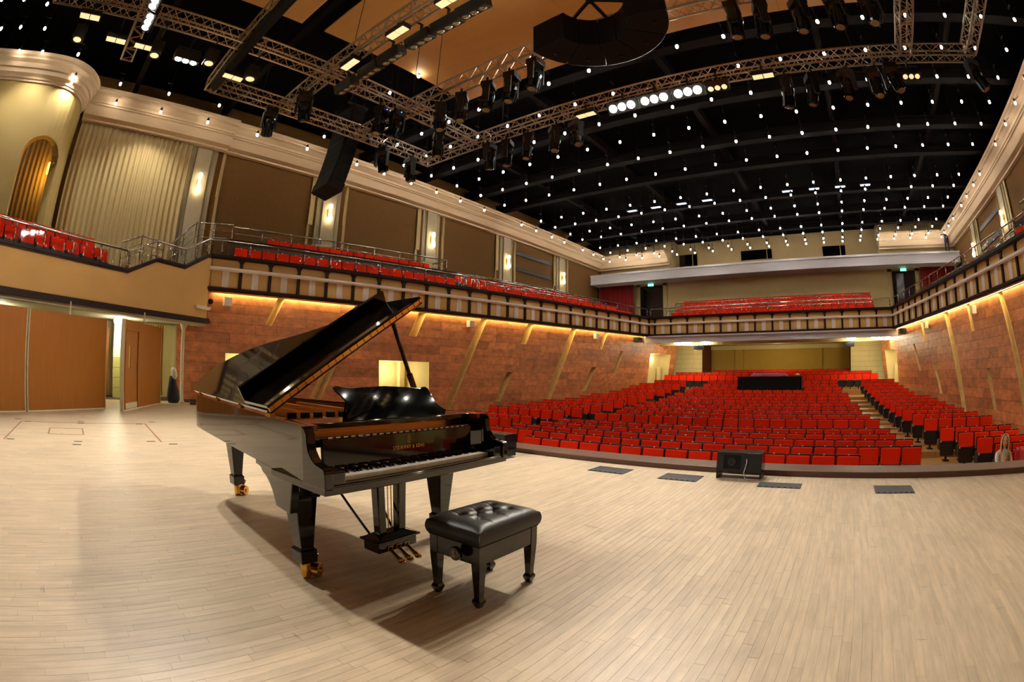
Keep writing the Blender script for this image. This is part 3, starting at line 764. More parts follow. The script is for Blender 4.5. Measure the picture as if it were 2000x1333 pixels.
# ---- hung fixtures
ZF = 7.05
def head_proto():
    o = empty('moving_head', (0, 0, 0), 0, 'x', 'stage light')
    t = MB(); t.box(-.16, .16, -.13, .13, .12, .26); t.beam((-.1, 0, .26), (-.1, 0, .37), .05); t.beam((.1, 0, .26), (.1, 0, .37), .05); t.build('base', G['black_metal'], o, bevel=.01)
    for s in (-1, 1):
        t = MB(); t.prism([(-.06, -.3), (.06, -.3), (.08, .1), (-.08, .1)], s*.17-.02, s*.17+.02, lambda x, y, z: (z, x, y+.02)); t.build('yoke_arm', G['black_metal'], o)
    t = MB(); t.lathe([(.1, .02), (.14, -.02), (.15, -.12), (.13, -.2), (.12, -.42), (.1, -.46)], n=14)
    for i in range(7):
        a = 2*PI*i/7; t.box(.135*math.cos(a)-.012, .135*math.cos(a)+.012, .135*math.sin(a)-.012, .135*math.sin(a)+.012, -.44, -.2)
    b = t.build('head', G['black_gloss'], o); b.rotation_euler = (.12, 0, 0)
    t = MB(); t.lathe([(.0, -.47), (.08, -.465), (.09, -.455)], n=12); t.build('lens', G['lens'], b)
    return o
hp = head_proto(); first = True; HC = {}
def head(x, y, z, rz, label, group, tilt=(.1, 0)):
    global first
    if first: o = hp; first = False; o.location = (x, y, z); o.rotation_euler = (0, 0, rz)
    else: o = copy_tree(hp, None, (x, y, z), rz)
    HC[group] = HC.get(group, -1)+1
    o['label'] = '%s %s' % (ORD[HC[group]], label); o['group'] = group
    for c in o.children:
        if c.name.startswith('head'): c.rotation_euler = (tilt[0], tilt[1], 0)
    if 'double' in group:
        t = MB(); t.lathe([(0, -.015), (.014, 0), (0, .015)], (.0, -.14, .2), 8); t.build('status_led', G['bulb_blue'], o, smooth=True)
    return o
for i, (x, y) in enumerate([(6.72, 4.75), (6.85, 5.44), (6.85, 6.06), (6.85, 6.83), (6.85, 7.5)]): head(x, y, ZF, .2*i, 'dark moving head from the speaker cluster, on the truss under the timber reflector', 'moving heads, reflector side', (.15-.05*i, .1))
for i, (x, y) in enumerate([(9.25, 8.05), (9.36, 7.53), (9.34, 6.85), (9.39, 6.06), (9.42, 5.47)]): head(x, y, ZF, .3*i, 'moving head on the front truss, from its corner towards the floodlights', 'moving heads, front truss curtain side', (.1, .12*i-.2))
for i, (x, y) in enumerate([(9.39, .26), (9.45, -.31), (9.38, -1.12), (9.42, -1.78), (9.26, -2.19), (9.2, -4.3)]): head(x, y, ZF, .4*i, 'moving head on the front truss beyond the floodlights, counted from them', 'moving heads, front truss far side', (.2, .1*i-.25))
for i, (x, y) in enumerate([(6.75, .75), (6.88, .27), (6.9, -.43), (6.92, -1.1), (6.9, -1.75)]): head(x, y, ZF, .3*i, 'dark moving head past the speaker cluster on the reflector truss, counted from it', 'moving heads, past the cluster', (.1, -.1))
for i, (x, y) in enumerate([(6.4, 8.5), (6.0, 8.62), (7.87, 8.6), (8.5, 10.42), (7.46, 10.42), (4.22, 9.2), (3.9, 10.4)]): head(x, y, ZF, .5*i, 'moving head hung on the double truss around the line array', 'moving heads, double truss', (.2-.1*i, .1))
def bar_lamp(name, x, y, z, rz, n, tiltdeg, label, group, lit, w=.2, arm=(0, 0)):
    HC[group] = HC.get(group, -1)+1; label = '%s %s' % (ORD[HC[group]], label)
    o = empty(name, (x, y, z), rz, label, 'stage light', group)
    L = n*w; c, s = math.cos(math.radians(tiltdeg)), math.sin(math.radians(tiltdeg))
    U, V, W = (1, 0, 0), (0, -c, -s), (0, s, -c)       # W: beam direction (down and towards local +y by tilt)
    t = MB(); t.obox((0, 0, 0), U, V, W, L+.06, w+.06, .2); t.build('housing', G['black_metal'], o, bevel=.008)
    t = MB(); t.beam((0, 0, .06), (0, 0, .36), .04); t.tube([(-L/2, 0, .02), (-L/2, 0, .2), (L/2, 0, .2), (L/2, 0, .02)], .012, 6); c_, s_ = math.cos(rz), math.sin(rz); t.beam((0, 0, .35), (arm[0]*c_+arm[1]*s_, -arm[0]*s_+arm[1]*c_, .35), .03) if arm != (0, 0) else None; t.build('yoke', G['black_metal'], o)
    for i in range(n):
        cx = (i-(n-1)/2)*w; ctr = Vector((cx, 0, 0))+Vector(W)*.105
        t = MB(); t.lathe([(0, .03), (w*.25, .02), (w*.4, 0), (w*.42, -.01)], ctr, 14, W); t.build('lamp', lit, o, smooth=True)
    return o
for i, y in enumerate((3.96, 3.18, 2.4)):
    bar_lamp('flood_bank', 8.95, y, 7.1, PI/2, 3, 55, 'blazing white floodlight bank from the curtain side, on the front truss', 'blazing floodlight banks', G['flood_lamp'], .22, (.16, 0))
    light('flood_lamp', 'SPOT', (8.7, y, 6.98), FLOOD_W, (1, .92, .78), .12, (-.5, 4.2, 0), 1.9, .7)
for i, (x, y) in enumerate([(4.52, 4.42), (4.55, 5.03), (4.55, 5.71), (4.54, 6.49), (4.55, 7.15), (4.55, 7.99)]): bar_lamp('blinder', x, y, 7.06, PI/2, 3, -20, 'unlit three-lamp blinder from the speaker cluster, before the timber reflector', 'unlit blinders', G['lens'], .18, (-.12, 0))
for i, (x, y, rz, l) in enumerate([(-.05, 8.08, PI/2, 'end of the back truss'), (-.1, 7.4, PI/2, 'end of the back truss'), (1.12, 9.0, 0, 'truss over the stage doors')]):
    bar_lamp('lit_lamp_bar', x, y, 7.12, rz, 3, 10, 'lit three-lamp bar under the '+l, 'lit lamp bars', G['flood_lamp'], .18, (0, -.38) if i == 2 else (0, 0))
light('stage_lamp', 'SPOT', (-.05, 7.8, 6.9), STAGE_W, (1, .95, .85), .15, (1.5, 3.5, 0), 2.2, .6)
light('stage_lamp', 'SPOT', (1.12, 9.0, 6.9), STAGE_W, (1, .95, .85), .15, (2, 4.5, 0), 2.2, .6)
for i, (x, y) in enumerate([(8.95, 1.74), (9.35, -2.65)]): bar_lamp('triple_lamp', x, y, 7.1, PI/2, 3, 30, 'unlit cream-faced triple lamp along the front truss beyond the floodlights', 'unlit triple lamps', G['warm_panel'], .15, (.16, 0) if i == 0 else (-.1, 0))
def flat_lamp(x, y, z, rz, tilt, label):
    o = empty('panel_light', (x, y, z), rz, label, 'stage light', 'panel lights'); t = MB(); t.box(-.25, .25, -.1, .1, 0, .1); t.beam((0, 0, .1), (0, 0, .3), .04)
    if rz == 0 and y > 8.7: t.beam((0, 0, .29), (0, 8.55-y, .29), .03)
    t.build('housing', G['black_metal'], o)
    for s in (-1, 1):
        t = MB(); t.box(s*.12-.11, s*.12+.11, -.08, .08, -.012, 0); t.build('led_panel', G['warm_panel'], o)
    o.rotation_euler = (tilt, 0, rz)
for i, (x, y, rz) in enumerate([(4.28, 6.05, PI/2), (4.27, 7.52, PI/2), (4.25, 4.74, PI/2)]): flat_lamp(x, y, 7.25, rz, .0, '%s pale rectangular panel light in the truss across the timber reflector' % ('second', 'third', 'first')[i])
for i, (x, y) in enumerate([(2.36, 9.3), (-1.36, 8.5), (-.6, 9.1), (.1, 9.1)]): flat_lamp(x, y, 7.15, 0, 0, '%s pale rectangular panel light under the trusses over the stage doors' % ORD[i])
for i, (x, y) in enumerate([(9.09, 4.99), (9.06, .72)]): flat_lamp(x, y, 7.22, PI/2, 0, 'pale rectangular panel light at the %s end of the floodlight banks' % ('curtain-side', 'far')[i])
def par(x, y, z, label):
    o = empty('profile_spot', (x, y, z), 0, label, 'stage light', 'profile spots over the stage doors')
    t = MB(); t.box(-.13, .13, -.13, .13, 0, .3); t.beam((0, 0, .3), (0, 0, .46), .04); t.beam((0, 0, .46), (0, 8.55-y, .46), .03); t.build('housing', G['black_metal'], o, bevel=.01)
    t = MB(); t.lathe([(0, -.03), (.07, -.02), (.1, 0)], n=14); t.build('lens', G['warm_panel'], o, smooth=True)
for i, (x, y) in enumerate([(-1.48, 9.05), (.39, 9.0), (1.6, 8.75), (2.64, 8.85)]): par(x, y, 6.95, '%s square profile spot with pale lens under the truss over the stage doors' % ORD[i])

# ---- speaker cluster hung mid-stage and line array
cl = empty('speaker_cluster', (5.55, 2.85, 6.6), 0, 'dark arc of loudspeakers hung in front of the timber reflector', 'loudspeaker')
def arc_box(a0, a1, r0, r1, z0, z1):
    t = MB(); pts = []
    n = 4
    for i in range(n+1):
        a = lerp(a0, a1, i/n); pts.append((r1*math.cos(a), r1*math.sin(a)))
    for i in range(n, -1, -1):
        a = lerp(a0, a1, i/n); pts.append((r0*math.cos(a), r0*math.sin(a)))
    t.prism(pts, z0, z1); return t
for i in range(5):
    a0 = -PI*.47+i*PI*.94/5
    b = arc_box(a0+.01, a0+PI*.94/5-.01, .55, 1.22, 0, .6).build('cabinet', G['black_matte'], cl, bevel=.01)
    am = a0+PI*.47/5
    t = MB(); t.obox((.59*math.cos(am), .59*math.sin(am), .31), (-math.sin(am), math.cos(am), 0), (math.cos(am), math.sin(am), 0), (0, 0, 1), .34, .03, .5)
    t.build('rear_panel', G['black_metal'], b)
    t = MB(); t.box(-.04, .04, -.03, .03, 0, .02); hnd = t.build('handle', G['black_metal'], b); hnd.location = (1.0*math.cos(am), 1.0*math.sin(am), -.02)
t = MB(); t.tube([(.62*math.cos(a), .62*math.sin(a), .1) for a in [-1.4+i*.2 for i in range(15)]], .03, 6); t.build('cable', G['black_gloss'], cl)
t = MB()
t.beam((0, 0, .55), (0, 0, 1.1), .09); t.beam((0, 0, 1.1), (0, 0, 3.19), .02)
for i in range(3): t.beam((0, 0, .6), (.9*math.cos(-1+i), .9*math.sin(-1+i), .64), .05)
t.build('rigging', G['black_metal'], cl)
la = empty('line_array', (6.62, 11.25, 5.95), math.radians(-4), 'long black curved line-array loudspeaker hanging in front of the brown wall panels', 'loudspeaker')
px, pz, ang = .1, 2.62, 0.
for i in range(10):
    ang = math.radians(2+1.5*i); h = .27; dx, dz = -math.sin(ang), -math.cos(ang)
    c = Vector((px+dx*h/2, 0, pz+dz*h/2)); U = Vector((math.cos(ang), 0, -math.sin(ang))); W = Vector((-dx, 0, -dz))
    t = MB(); t.obox(c, U, (0, 1, 0), W, .46 if i < 9 else .5, 1.0, h-.015); cab = t.build('cabinet', G['black_matte'], la, bevel=.012)
    t = MB()
    for kk in range(3): t.obox(c+U*.235+W*(kk-1)*.07, U, (0, 1, 0), W, .01, .94, .02)
    t.build('grille', G['black_gloss'], cab)
    for s in (-1, 1):
        t = MB(); t.obox(c+Vector((0, s*.505, 0))-U*.15, U, (0, 1, 0), W, .05, .02, h); t.build('side_rail', G['black_gloss'], cab)
    px += dx*h; pz += dz*h
t = MB(); t.box(-.25, .45, -.4, .4, 2.63, 2.71)
for s in (-.3, .3): t.beam((.1, s, 2.71), (.1, 0, 3.4), .02)
t.beam((.1, 0, 3.4), (.1, 0, 4.95), .02); t.build('flying_frame', G['black_metal'], la)

# ---- wall sconces
for side, sn in SIDES:
    for i, x in enumerate(PIL):
        lab = 'lit glass wall sconce on the %s pilaster of the %s wall' % (ORD[i], 'curtain-side' if side > 0 else 'far-side')
        o = empty('wall_sconce', (x, YY(DW-.17, side), 7.5), 0 if side > 0 else PI, lab, 'wall lamp', 'wall sconces')
        t = MB(); t.box(-.05, .05, -.06, .0, -.2, .2); t.build('bracket', G['brass'], o)
        t = MB(); t.lathe([(.03, -.38), (.085, -.35), (.11, -.25), (.075, -.12), (.04, 0), (.045, .12), (.075, .24), (.08, .32), (.05, .37), (0, .38)], (0, -.15, 0), 14); t.build('glass_shade', G['sconce_glow'], o, smooth=True)
# ---- ceiling lamps under the rear balcony
for i, (x, y) in enumerate([(30, 10.1), (30, 9.5), (30.4, 8.4), (30, -1.04), (30, -2.6), (30.3, -3.3)]):
    o = empty('ceiling_lamp', (x, y, 3.2), 0, '%s glowing glass bowl lamp under the rear balcony on the %s side' % (ORD[i % 3], 'curtain' if i < 3 else 'far'), 'ceiling lamp', 'bowl lamps under the rear balcony')
    t = MB(); t.lathe([(.2, .1), (.2, .06)], n=14); t.build('rose', G['brass'], o)
    t = MB(); t.lathe([(.0, -.12), (.12, -.1), (.24, -.02), (.3, .05)], n=16); t.build('bowl', G['chandelier_glow'], o, smooth=True)
for y in (9.6, 4.0, -1.8): light('balcony_lamp', 'POINT', (33.2 if y == 4.0 else 31.6, y, 2.7), 62, (1, .88, .55), .25)

# ================================================================== THE GRAND PIANO
PX, PY, PA = 1.944, 2.14, math.radians(3.5)
SH = .1
def sh(u, v): return (u+SH*max(0., v-.1), v)
piano = empty('grand_piano', (PX, PY, 0), PA, 'black lacquered concert grand piano with its lid propped open', 'piano')
HW = .755; WB, WT = .69, .985
out = [(HW, .12), (HW, .5), (HW-.005, .75), (.74, .95), (.7, 1.12), (.62, 1.28), (.52, 1.44), (.42, 1.6), (.34, 1.78), (.27, 1.98), (.21, 2.2), (.15, 2.42), (.06, 2.62), (-.06, 2.77), (-.2, 2.87), (-.34, 2.91), (-.48, 2.9), (-.6, 2.84), (-.69, 2.74), (-.745, 2.6), (-HW, 2.42), (-HW, 2.0), (-HW, 1.4), (-HW, .8), (-HW, .12)]
def smooth_poly(p, it=1):
    for _ in range(it):
        q = [p[0]]
        for a, b in zip(p, p[1:]): q += [(.75*a[0]+.25*b[0], .75*a[1]+.25*b[1]), (.25*a[0]+.75*b[0], .25*a[1]+.75*b[1])]
        p = q+[p[-1]]
    return p
out = smooth_poly(out, 2)
def inset(p, d):
    r = []
    for i in range(len(p)):
        a, b = p[max(i-1, 0)], p[min(i+1, len(p)-1)]; dx, dy = b[0]-a[0], b[1]-a[1]; l = math.hypot(dx, dy)
        r.append((p[i][0]-dy/l*d, p[i][1]+dx/l*d))
    return r
inn = inset(out, .06)
inn[0] = (HW-.06, .12); inn[-1] = (-HW+.06, .12)
n = len(out)
def ring(mb, p, q, z0, z1):      # solid open ring between two outlines
    b = len(mb.v)
    for z in (z0, z1):
        for r in (p, q):
            for (u, v) in r: x, y = sh(u, v); mb.v.append((x, y, z)); mb.t.append(1)
    P = lambda zi, ri, i: b+zi*2*n+ri*n+i
    for i in range(n-1):
        mb.f += [(P(0, 0, i), P(0, 0, i+1), P(1, 0, i+1), P(1, 0, i)), (P(0, 1, i+1), P(0, 1, i), P(1, 1, i), P(1, 1, i+1)), (P(1, 0, i), P(1, 0, i+1), P(1, 1, i+1), P(1, 1, i)), (P(0, 0, i+1), P(0, 0, i), P(0, 1, i), P(0, 1, i+1))]; mb.mi += [mb.cm]*4
    for i, fl in ((0, 0), (n-1, 1)):
        f = (P(0, 0, i), P(1, 0, i), P(1, 1, i), P(0, 1, i)); mb.f.append(f if not fl else f[::-1]); mb.mi.append(mb.cm)
mb = MB(); ring(mb, out, inn, WB, WT); rim = mb.build('rim', G['piano_black'], piano, angle=35)
inn2 = inset(inn, .012); n_full = n; ki = [i for i, p in enumerate(inn) if p[1] > .4]; ia, ib = [inn[i] for i in ki], [inn2[i] for i in ki]; n = len(ki); mb = MB(); ring(mb, ia, ib, WB+.1, WT-.02); mb.build('inner_rim', G['mahogany'], rim); n = n_full
# soundboard / iron plate / strings
mb = MB(); mb.poly([(*sh(u, v), WB+.13) for u, v in inn if v > .36]); mb.build('soundboard', G['mahogany'], piano)
pl = inset(inn, .05)
mb = MB(); mb.prism([sh(u, v) for u, v in pl if v > .34]+[sh(-.64, .34), sh(.64, .34)][:0], WB+.18, WB+.2); plate = mb.build('iron_plate', G['gold_plate'], piano)
mb = MB()
for k_, (a, b) in enumerate([((-.6, .4), (-.5, 2.6)), ((-.3, .4), (-.2, 2.7)), ((.02, .4), (-.05, 2.55)), ((.34, .4), (.16, 2.0)), ((.6, .4), (.5, 1.25))]):
    mb.beam((*sh(*a), WB+.235), (*sh(*b), WB+.235), .05, .06)
mb.beam((*sh(-.66, .36), WB+.24), (*sh(.66, .36), WB+.24), .12, .07)
mb.build('plate_strut', G['gold_plate'], plate)
mb = MB()
for i in range(46):
    f = i/45; a = sh(lerp(-.62, .62, f), .42); L = lerp(2.0, .3, f**.8); b = sh(lerp(-.55, .6, f), .42+L)
    mb.beam((*a, WB+.27), (*b, WB+.27), .003)
mb.build('strings', G['brass'], plate)
for i in range(12):
    f = i/11; t = MB(); t.box(-.03, .03, -.012, .012, 0, .035); o = t.build('damper', G['black_matte'], piano, bevel=.004); x, y = sh(lerp(-.58, .5, f), .62); o.location = (x, y, WB+.275)
# arms (cheeks) with a swan-neck front
prof = [(.14, .985), (.11, .975), (.09, .95), (.085, .9), (.075, .865), (.05, .835), (.02, .815), (-.02, .806), (-.055, .8), (-.066, .79), (-.07, .77), (-.07, WB), (.14, WB)]
for s in (-1, 1):
    mb = MB(); x0, x1 = (s*HW, s*(HW-.055)); mb.prism(prof, min(x0, x1), max(x0, x1), lambda v, z, x: (x, v, z)); mb.build('arm', G['piano_black'], piano, bevel=.006)
    mb = MB(); mb.box(*sorted((s*(HW-.055), s*.615)), -.055, .12, WB, .775); mb.build('key_block', G['piano_black'], piano, bevel=.008)
mb = MB(); mb.box(-HW+.004, HW-.004, -.06, .5, WB-.03, WB+.012); mb.hexa([(*sh(-HW+.004, .5), WB-.03), (*sh(-HW+.1, .5), WB-.03), (*sh(-HW+.1, .86), WB-.03), (*sh(-HW+.004, .86), WB-.03), (*sh(-HW+.004, .5), WB), (*sh(-HW+.1, .5), WB), (*sh(-HW+.1, .86), WB), (*sh(-HW+.004, .86), WB)]); mb.build('keybed', G['piano_black'], piano, bevel=.004)
mb = MB(); mb.box(-HW+.055, HW-.055, -.06, -.035, WB+.005, .712); mb.build('key_slip', G['piano_black'], piano, bevel=.006)
mb = MB(); mb.box(-.615, .615, -.03, .12, WB+.005, .708); mb.build('key_frame', G['piano_black'], piano)
# keys
KW = 1.225/52; mb = MB(); mb.box(-KW/2+.0006, KW/2-.0006, 0, .15, .71, .735); WK = mb.mesh('white_key', G['ivory'])
mb = MB(); mb.hexa([(-.0055, 0, .735), (.0055, 0, .735), (.0055, .097, .735), (-.0055, .097, .735), (-.0045, .006, .747), (.0045, .006, .747), (.0045, .097, .749), (-.0045, .097, .749)]); BK = mb.mesh('black_key', G['piano_black'])
for i in range(52):
    o = bpy.data.objects.new('white_key', WK); link(o, piano); o.location = (-.6125+(i+.5)*KW, -.002, 0)
    nt_ = (i+5) % 7       # A=5 ... first key is A; note index C=0
    if nt_ in (0, 1, 3, 4, 5) and i < 51:
        o = bpy.data.objects.new('black_key', BK); link(o, piano); o.location = (-.6125+(i+1)*KW, .05, 0)
mb = MB(); mb.box(-.612, .612, .146, .15, .733, .738); mb.build('key_felt', G['felt_red'], piano)
# fallboard, leaning back, with the gilt lettering
fb = [(-.615, .146, .745), (.615, .146, .745), (.615, .168, .745), (-.615, .168, .745), (-.615, .152, .905), (.615, .152, .905), (.615, .175, .905), (-.615, .175, .905)]
mb = MB(); mb.hexa(fb); fall = mb.build('fallboard', G['piano_black'], piano, bevel=.004)
tilt = math.atan2(.006, .16)
def fb_pt(x, h, o=.0008): return (x, .146+h*math.sin(tilt)-o*math.cos(tilt), .745+h*math.cos(tilt)+o*math.sin(tilt))
cu = bpy.data.curves.new('lettering', 'FONT'); cu.body = 'STEINWAY & SONS'; cu.size = .031; cu.align_x = 'CENTER'; cu.space_character = 1.45; cu.extrude = .0004
tx = bpy.data.objects.new('lettering', cu); link(tx, fall); tx.location = fb_pt(.02, .062); tx.rotation_euler = (PI/2-tilt, 0, 0); tx.scale = (.72, 1, 1); tx.data.materials.append(G['brass'])
bpy.context.view_layer.update()
tm = bpy.data.meshes.new_from_object(tx.evaluated_get(bpy.context.evaluated_depsgraph_get())); t2 = bpy.data.objects.new('gilt_lettering', tm); link(t2, fall); t2.location = tx.location; t2.rotation_euler = tx.rotation_euler; t2.scale = tx.scale; t2['kind'] = 'stuff'; bpy.data.objects.remove(tx)
lg = MB()
def lp(pts, r): lg.tube([fb_pt(.02+x, .1+h, .001) for x, h in pts], r, 5)
for s in (-1, 1):
    lp([(s*.003, .0), (s*.012, .008), (s*.015, .018), (s*.009, .03), (s*.006, .038), (s*.011, .046)], .0012)
    lp([(s*.004, .008), (s*.008, .016), (s*.004, .024), (0, .018)], .001)
lp([(-.012, .0), (.012, .0)], .0015); lp([(0, 0), (0, .044)], .0008); lp([(-.008, .036), (.008, .036)], .001)
lg.build('lyre_emblem', G['brass'], fall)
# top of key well: slotted strip, stretcher, music desk
mb = MB(); mb.box(-.7, .7, .165, .36, .9, .915); mb.build('desk_shelf', G['piano_black'], piano, bevel=.003)
for i in range(22):
    mb = MB(); mb.box(-.57+i*.052, -.57+i*.052+.03, .161, .166, .901, .913); mb.build('strip_slot', G['chrome'], piano)
mb = MB(); mb.box(-HW+.06, HW-.06, .33, .37, .86, .975); mb.build('stretcher', G['piano_black'], piano, bevel=.004)
dk = [(-.50, 0), (.50, 0), (.485, .03), (.44, .055), (.41, .085), (.395, .12), (.385, .155), (.375, .182), (.355, .195), (.3, .185), (.2, .192), (.0, .2), (-.2, .192), (-.3, .185), (-.385, .2), (-.41, .19), (-.4, .165), (-.37, .14), (-.345, .11), (-.345, .08), (-.37, .05), (-.375, .02), (-.365, 0)][:]
dk = [(-.40, 0), (.46, 0)]+dk[2:]
mb = MB(); lean = .45
mb.prism(dk, 0, .018, lambda x, h, o: (x, .25+1.06*h*math.sin(lean)+o, .985+1.06*h*math.cos(lean)))
mb.build('music_desk', G['piano_black'], piano, bevel=.004)
mb = MB(); mb.box(-.66, .66, .2, .4, .955, .985); mb.build('desk_tray', G['piano_black'], piano, bevel=.004)
for s in (-1, 1):
    mb = MB(); mb.box(*sorted((s*.66, s*(HW-.06))), .13, .45, .955, .985); mb.build('cheek_top', G['mahogany'], piano)
# lid: main leaf raised on the treble side, front flap folded back on top of it
LA = math.radians(32); HV = .52
def lid_pt(a, v, h):     # a: distance from hinge across the lid, v: along spine, h: thickness offset
    hu, _ = sh(-HW-.015, v); return (hu+a*math.cos(LA)-h*math.sin(LA), v, 1.005+a*math.sin(LA)+h*math.cos(LA))
lo = [(-HW-.02, HV)]+[(u, v) for u, v in reversed(inset(out, -.02)) if v > HV]+[(HW+.02, HV)]
lo = [((u+HW+.02)*.925, v) for u, v in lo]
mb = MB(); nn = len(lo); b = 0
for h in (0, .022):
    for a, v in lo: mb.v.append(lid_pt(a, v, h)); mb.t.append(1)
mb.f.append(tuple(range(nn-1, -1, -1))); mb.f.append(tuple(nn+i for i in range(nn)))
for i in range(nn): mb.f.append((i, (i+1) % nn, nn+(i+1) % nn, nn+i))
mb.mi = [0]*len(mb.f)
lid = mb.build('lid', G['piano_black'], piano, angle=35); md = lid.modifiers.new('b', 'BEVEL'); md.width = .004; md.segments = 2; md.limit_method = 'ANGLE'; md.angle_limit = .7
W2 = 2*(HW+.02)*.925
FV = HV+.42
mb = MB(); mb.hexa([lid_pt(.0, HV, .034), lid_pt(W2, HV, .034), lid_pt(W2-.01, FV, .034), lid_pt(.0, FV, .034), lid_pt(.0, HV, .056), lid_pt(W2, HV, .056), lid_pt(W2-.01, FV, .056), lid_pt(0, FV, .056)])
flap = mb.build('front_flap', G['piano_black'], piano, bevel=.004)
mb = MB(); mb.hexa([lid_pt(.0, FV-.012, .056), lid_pt(W2-.01, FV-.012, .056), lid_pt(W2-.01, FV+.012, .034), lid_pt(.0, FV+.012, .034), lid_pt(.0, FV-.03, .15), lid_pt(W2-.01, FV-.03, .15), lid_pt(W2-.01, FV-.004, .155), lid_pt(0, FV-.004, .155)])
mb.build('flap_lip', G['piano_black'], flap, bevel=.006)
mb = MB(); mb.hexa([lid_pt(.0, HV-.012, .016), lid_pt(W2, HV-.012, .016), lid_pt(W2, HV+.0, .016), lid_pt(.0, HV+.0, .016), lid_pt(.0, HV-.012, .042), lid_pt(W2, HV-.012, .042), lid_pt(W2, HV+.0, .042), lid_pt(0, HV+.0, .042)])
hinge = mb.build('lid_hinge', G['brass'], piano)
mb = MB()
for i in range(22): mb.obox(lid_pt((i+.5)*W2/22, HV-.0125, .029), (math.cos(LA), 0, math.sin(LA)), (0, 1, 0), (-math.sin(LA), 0, math.cos(LA)), .003, .003, .026)
tag(mb.build('hinge_knuckle', G['black_metal'], hinge), kind='stuff')
for v in (.55, 1.1, 1.7, 2.3):
    mb = MB(); x, y = sh(-HW-.012, v); mb.obox((x, y, 1.0), (1, 0, 0), (0, 1, 0), (0, 0, 1), .03, .07, .02); mb.build('spine_hinge', G['brass'], piano)
# prop stick
tp = lid_pt(1.18, HV+.1, -.005); bt = (*sh(.69, .78), .98)
mb = MB(); mb.beam(bt, tp, .028, .018); m2 = [lerp(bt[i], tp[i], .42) for i in range(3)]; mb.beam(bt, m2, .042, .026); mb.build('prop_stick', G['piano_black'], piano, bevel=.003)
# legs with brass casters
def leg(u, v, rot):
    o = empty('leg', (0, 0, 0)); o.parent = piano; o.location = (*sh(u, v), 0); o.rotation_euler = (0, 0, rot)
    t = MB()
    def ts(a, z0, b_, z1): t.hexa([(-a, -a, z0), (a, -a, z0), (a, a, z0), (-a, a, z0), (-b_, -b_, z1), (b_, -b_, z1), (b_, b_, z1), (-b_, b_, z1)])
    ts(.058, .115, .06, .2); ts(.05, .2, .05, .21); ts(.046, .21, .075, .53); ts(.088, .53, .095, .55); ts(.09, .55, .12, .67)
    t.build('column', G['piano_black'], o, bevel=.004)
    t = MB(); t.lathe([(.03, .12), (.036, .1), (.034, .02), (.026, .0)], (0, 0, 0), 14); t.build('ferrule', G['brass'], o, smooth=True)
    t = MB()
    t.lathe([(.0, -.032), (.03, -.032), (.046, -.028), (.048, -.012), (.044, 0), (.048, .012), (.046, .028), (.03, .032), (0, .032)], (.065, -.02, .048), 18, (.55, -1, 0)); t.lathe([(.018, -.042), (.02, .042)], (.065, -.02, .048), 10, (.55, -1, 0))
    t.build('wheel', G['brass'], o, angle=40)
    t = MB(); t.beam((.06, -.01, .09), (.085, -.02, .15), .012, .02); t.beam((.0, 0, .06), (.065, -.02, .06), .03); t.build('brake_lever', G['brass'], o)
    return o
leg(-.62, .46, 0); leg(.6, .46, 0); leg(-.34, 2.52, 0)
# curved knee beside the front left leg
for s in (-1, 1):
    t = MB(); t.prism([(.3, .665), (.84, .665), (.82, .655), (.78, .648), (.76, .628), (.7, .612), (.645, .58), (.605, .54), (.58, .5), (.56, .46), (.36, .46)], *sorted((s*.69, s*.745)), lambda v, z, x: (*sh(x, v), z)) if s < 0 else None
    if s < 0: t.build('leg_knee', G['piano_black'], piano, bevel=.004)
# pedal lyre
ly = empty('pedal_lyre', (0, 0, 0)); ly.parent = piano; ly.location = (.05, .36, 0)
t = MB(); t.box(-.17, .17, -.06, .09, .1, .17); t.box(-.19, .19, -.08, .11, .17, .185); t.hexa([(-.18, -.07, .185), (.18, -.07, .185), (.18, .1, .185), (-.18, .1, .185), (-.1, -.03, .215), (.1, -.03, .215), (.1, .06, .215), (-.1, .06, .215)]); t.build('pedal_box', G['piano_black'], ly, bevel=.004)
for s in (-1, 1):
    t = MB(); t.hexa([(s*.085-.03, -.015, .2), (s*.085+.03, -.015, .2), (s*.085+.03, .045, .2), (s*.085-.03, .045, .2), (s*.1-.035, -.015, WB), (s*.1+.035, -.015, WB), (s*.1+.035, .045, WB), (s*.1-.035, .045, WB)]); t.build('pillar', G['piano_black'], ly, bevel=.004)
    t = MB(); t.tube([(s*.1, .09, .17), (s*.2, .62, .69)], .009, 8); t.build('brace', G['piano_black'], ly, smooth=True)
for i in (-1, 0, 1):
    t = MB(); t.tube([(i*.075, .02, .12), (i*.075+.0, -.08, .105), (i*.075, -.13, .075), (i*.075, -.17, .062)], [.01, .011, .016, .022], 8); t.lathe([(.0, -.01), (.024, -.008), (.026, .0), (.02, .006), (0, .008)], (i*.075, -.17, .06), 12); t.build('pedal', G['brass'], ly, smooth=True)
    t = MB(); t.tube([(i*.075-.018, -.065, .1), (i*.075-.018, -.065, .135), (i*.075+.018, -.065, .135), (i*.075+.018, -.065, .1)], .003, 5); t.build('pedal_slot', G['brass'], ly)
    t = MB(); t.tube([(i*.03, .03, .2), (i*.03, .03, WB)], .004, 6); t.build('pedal_rod', G['brass'], ly)

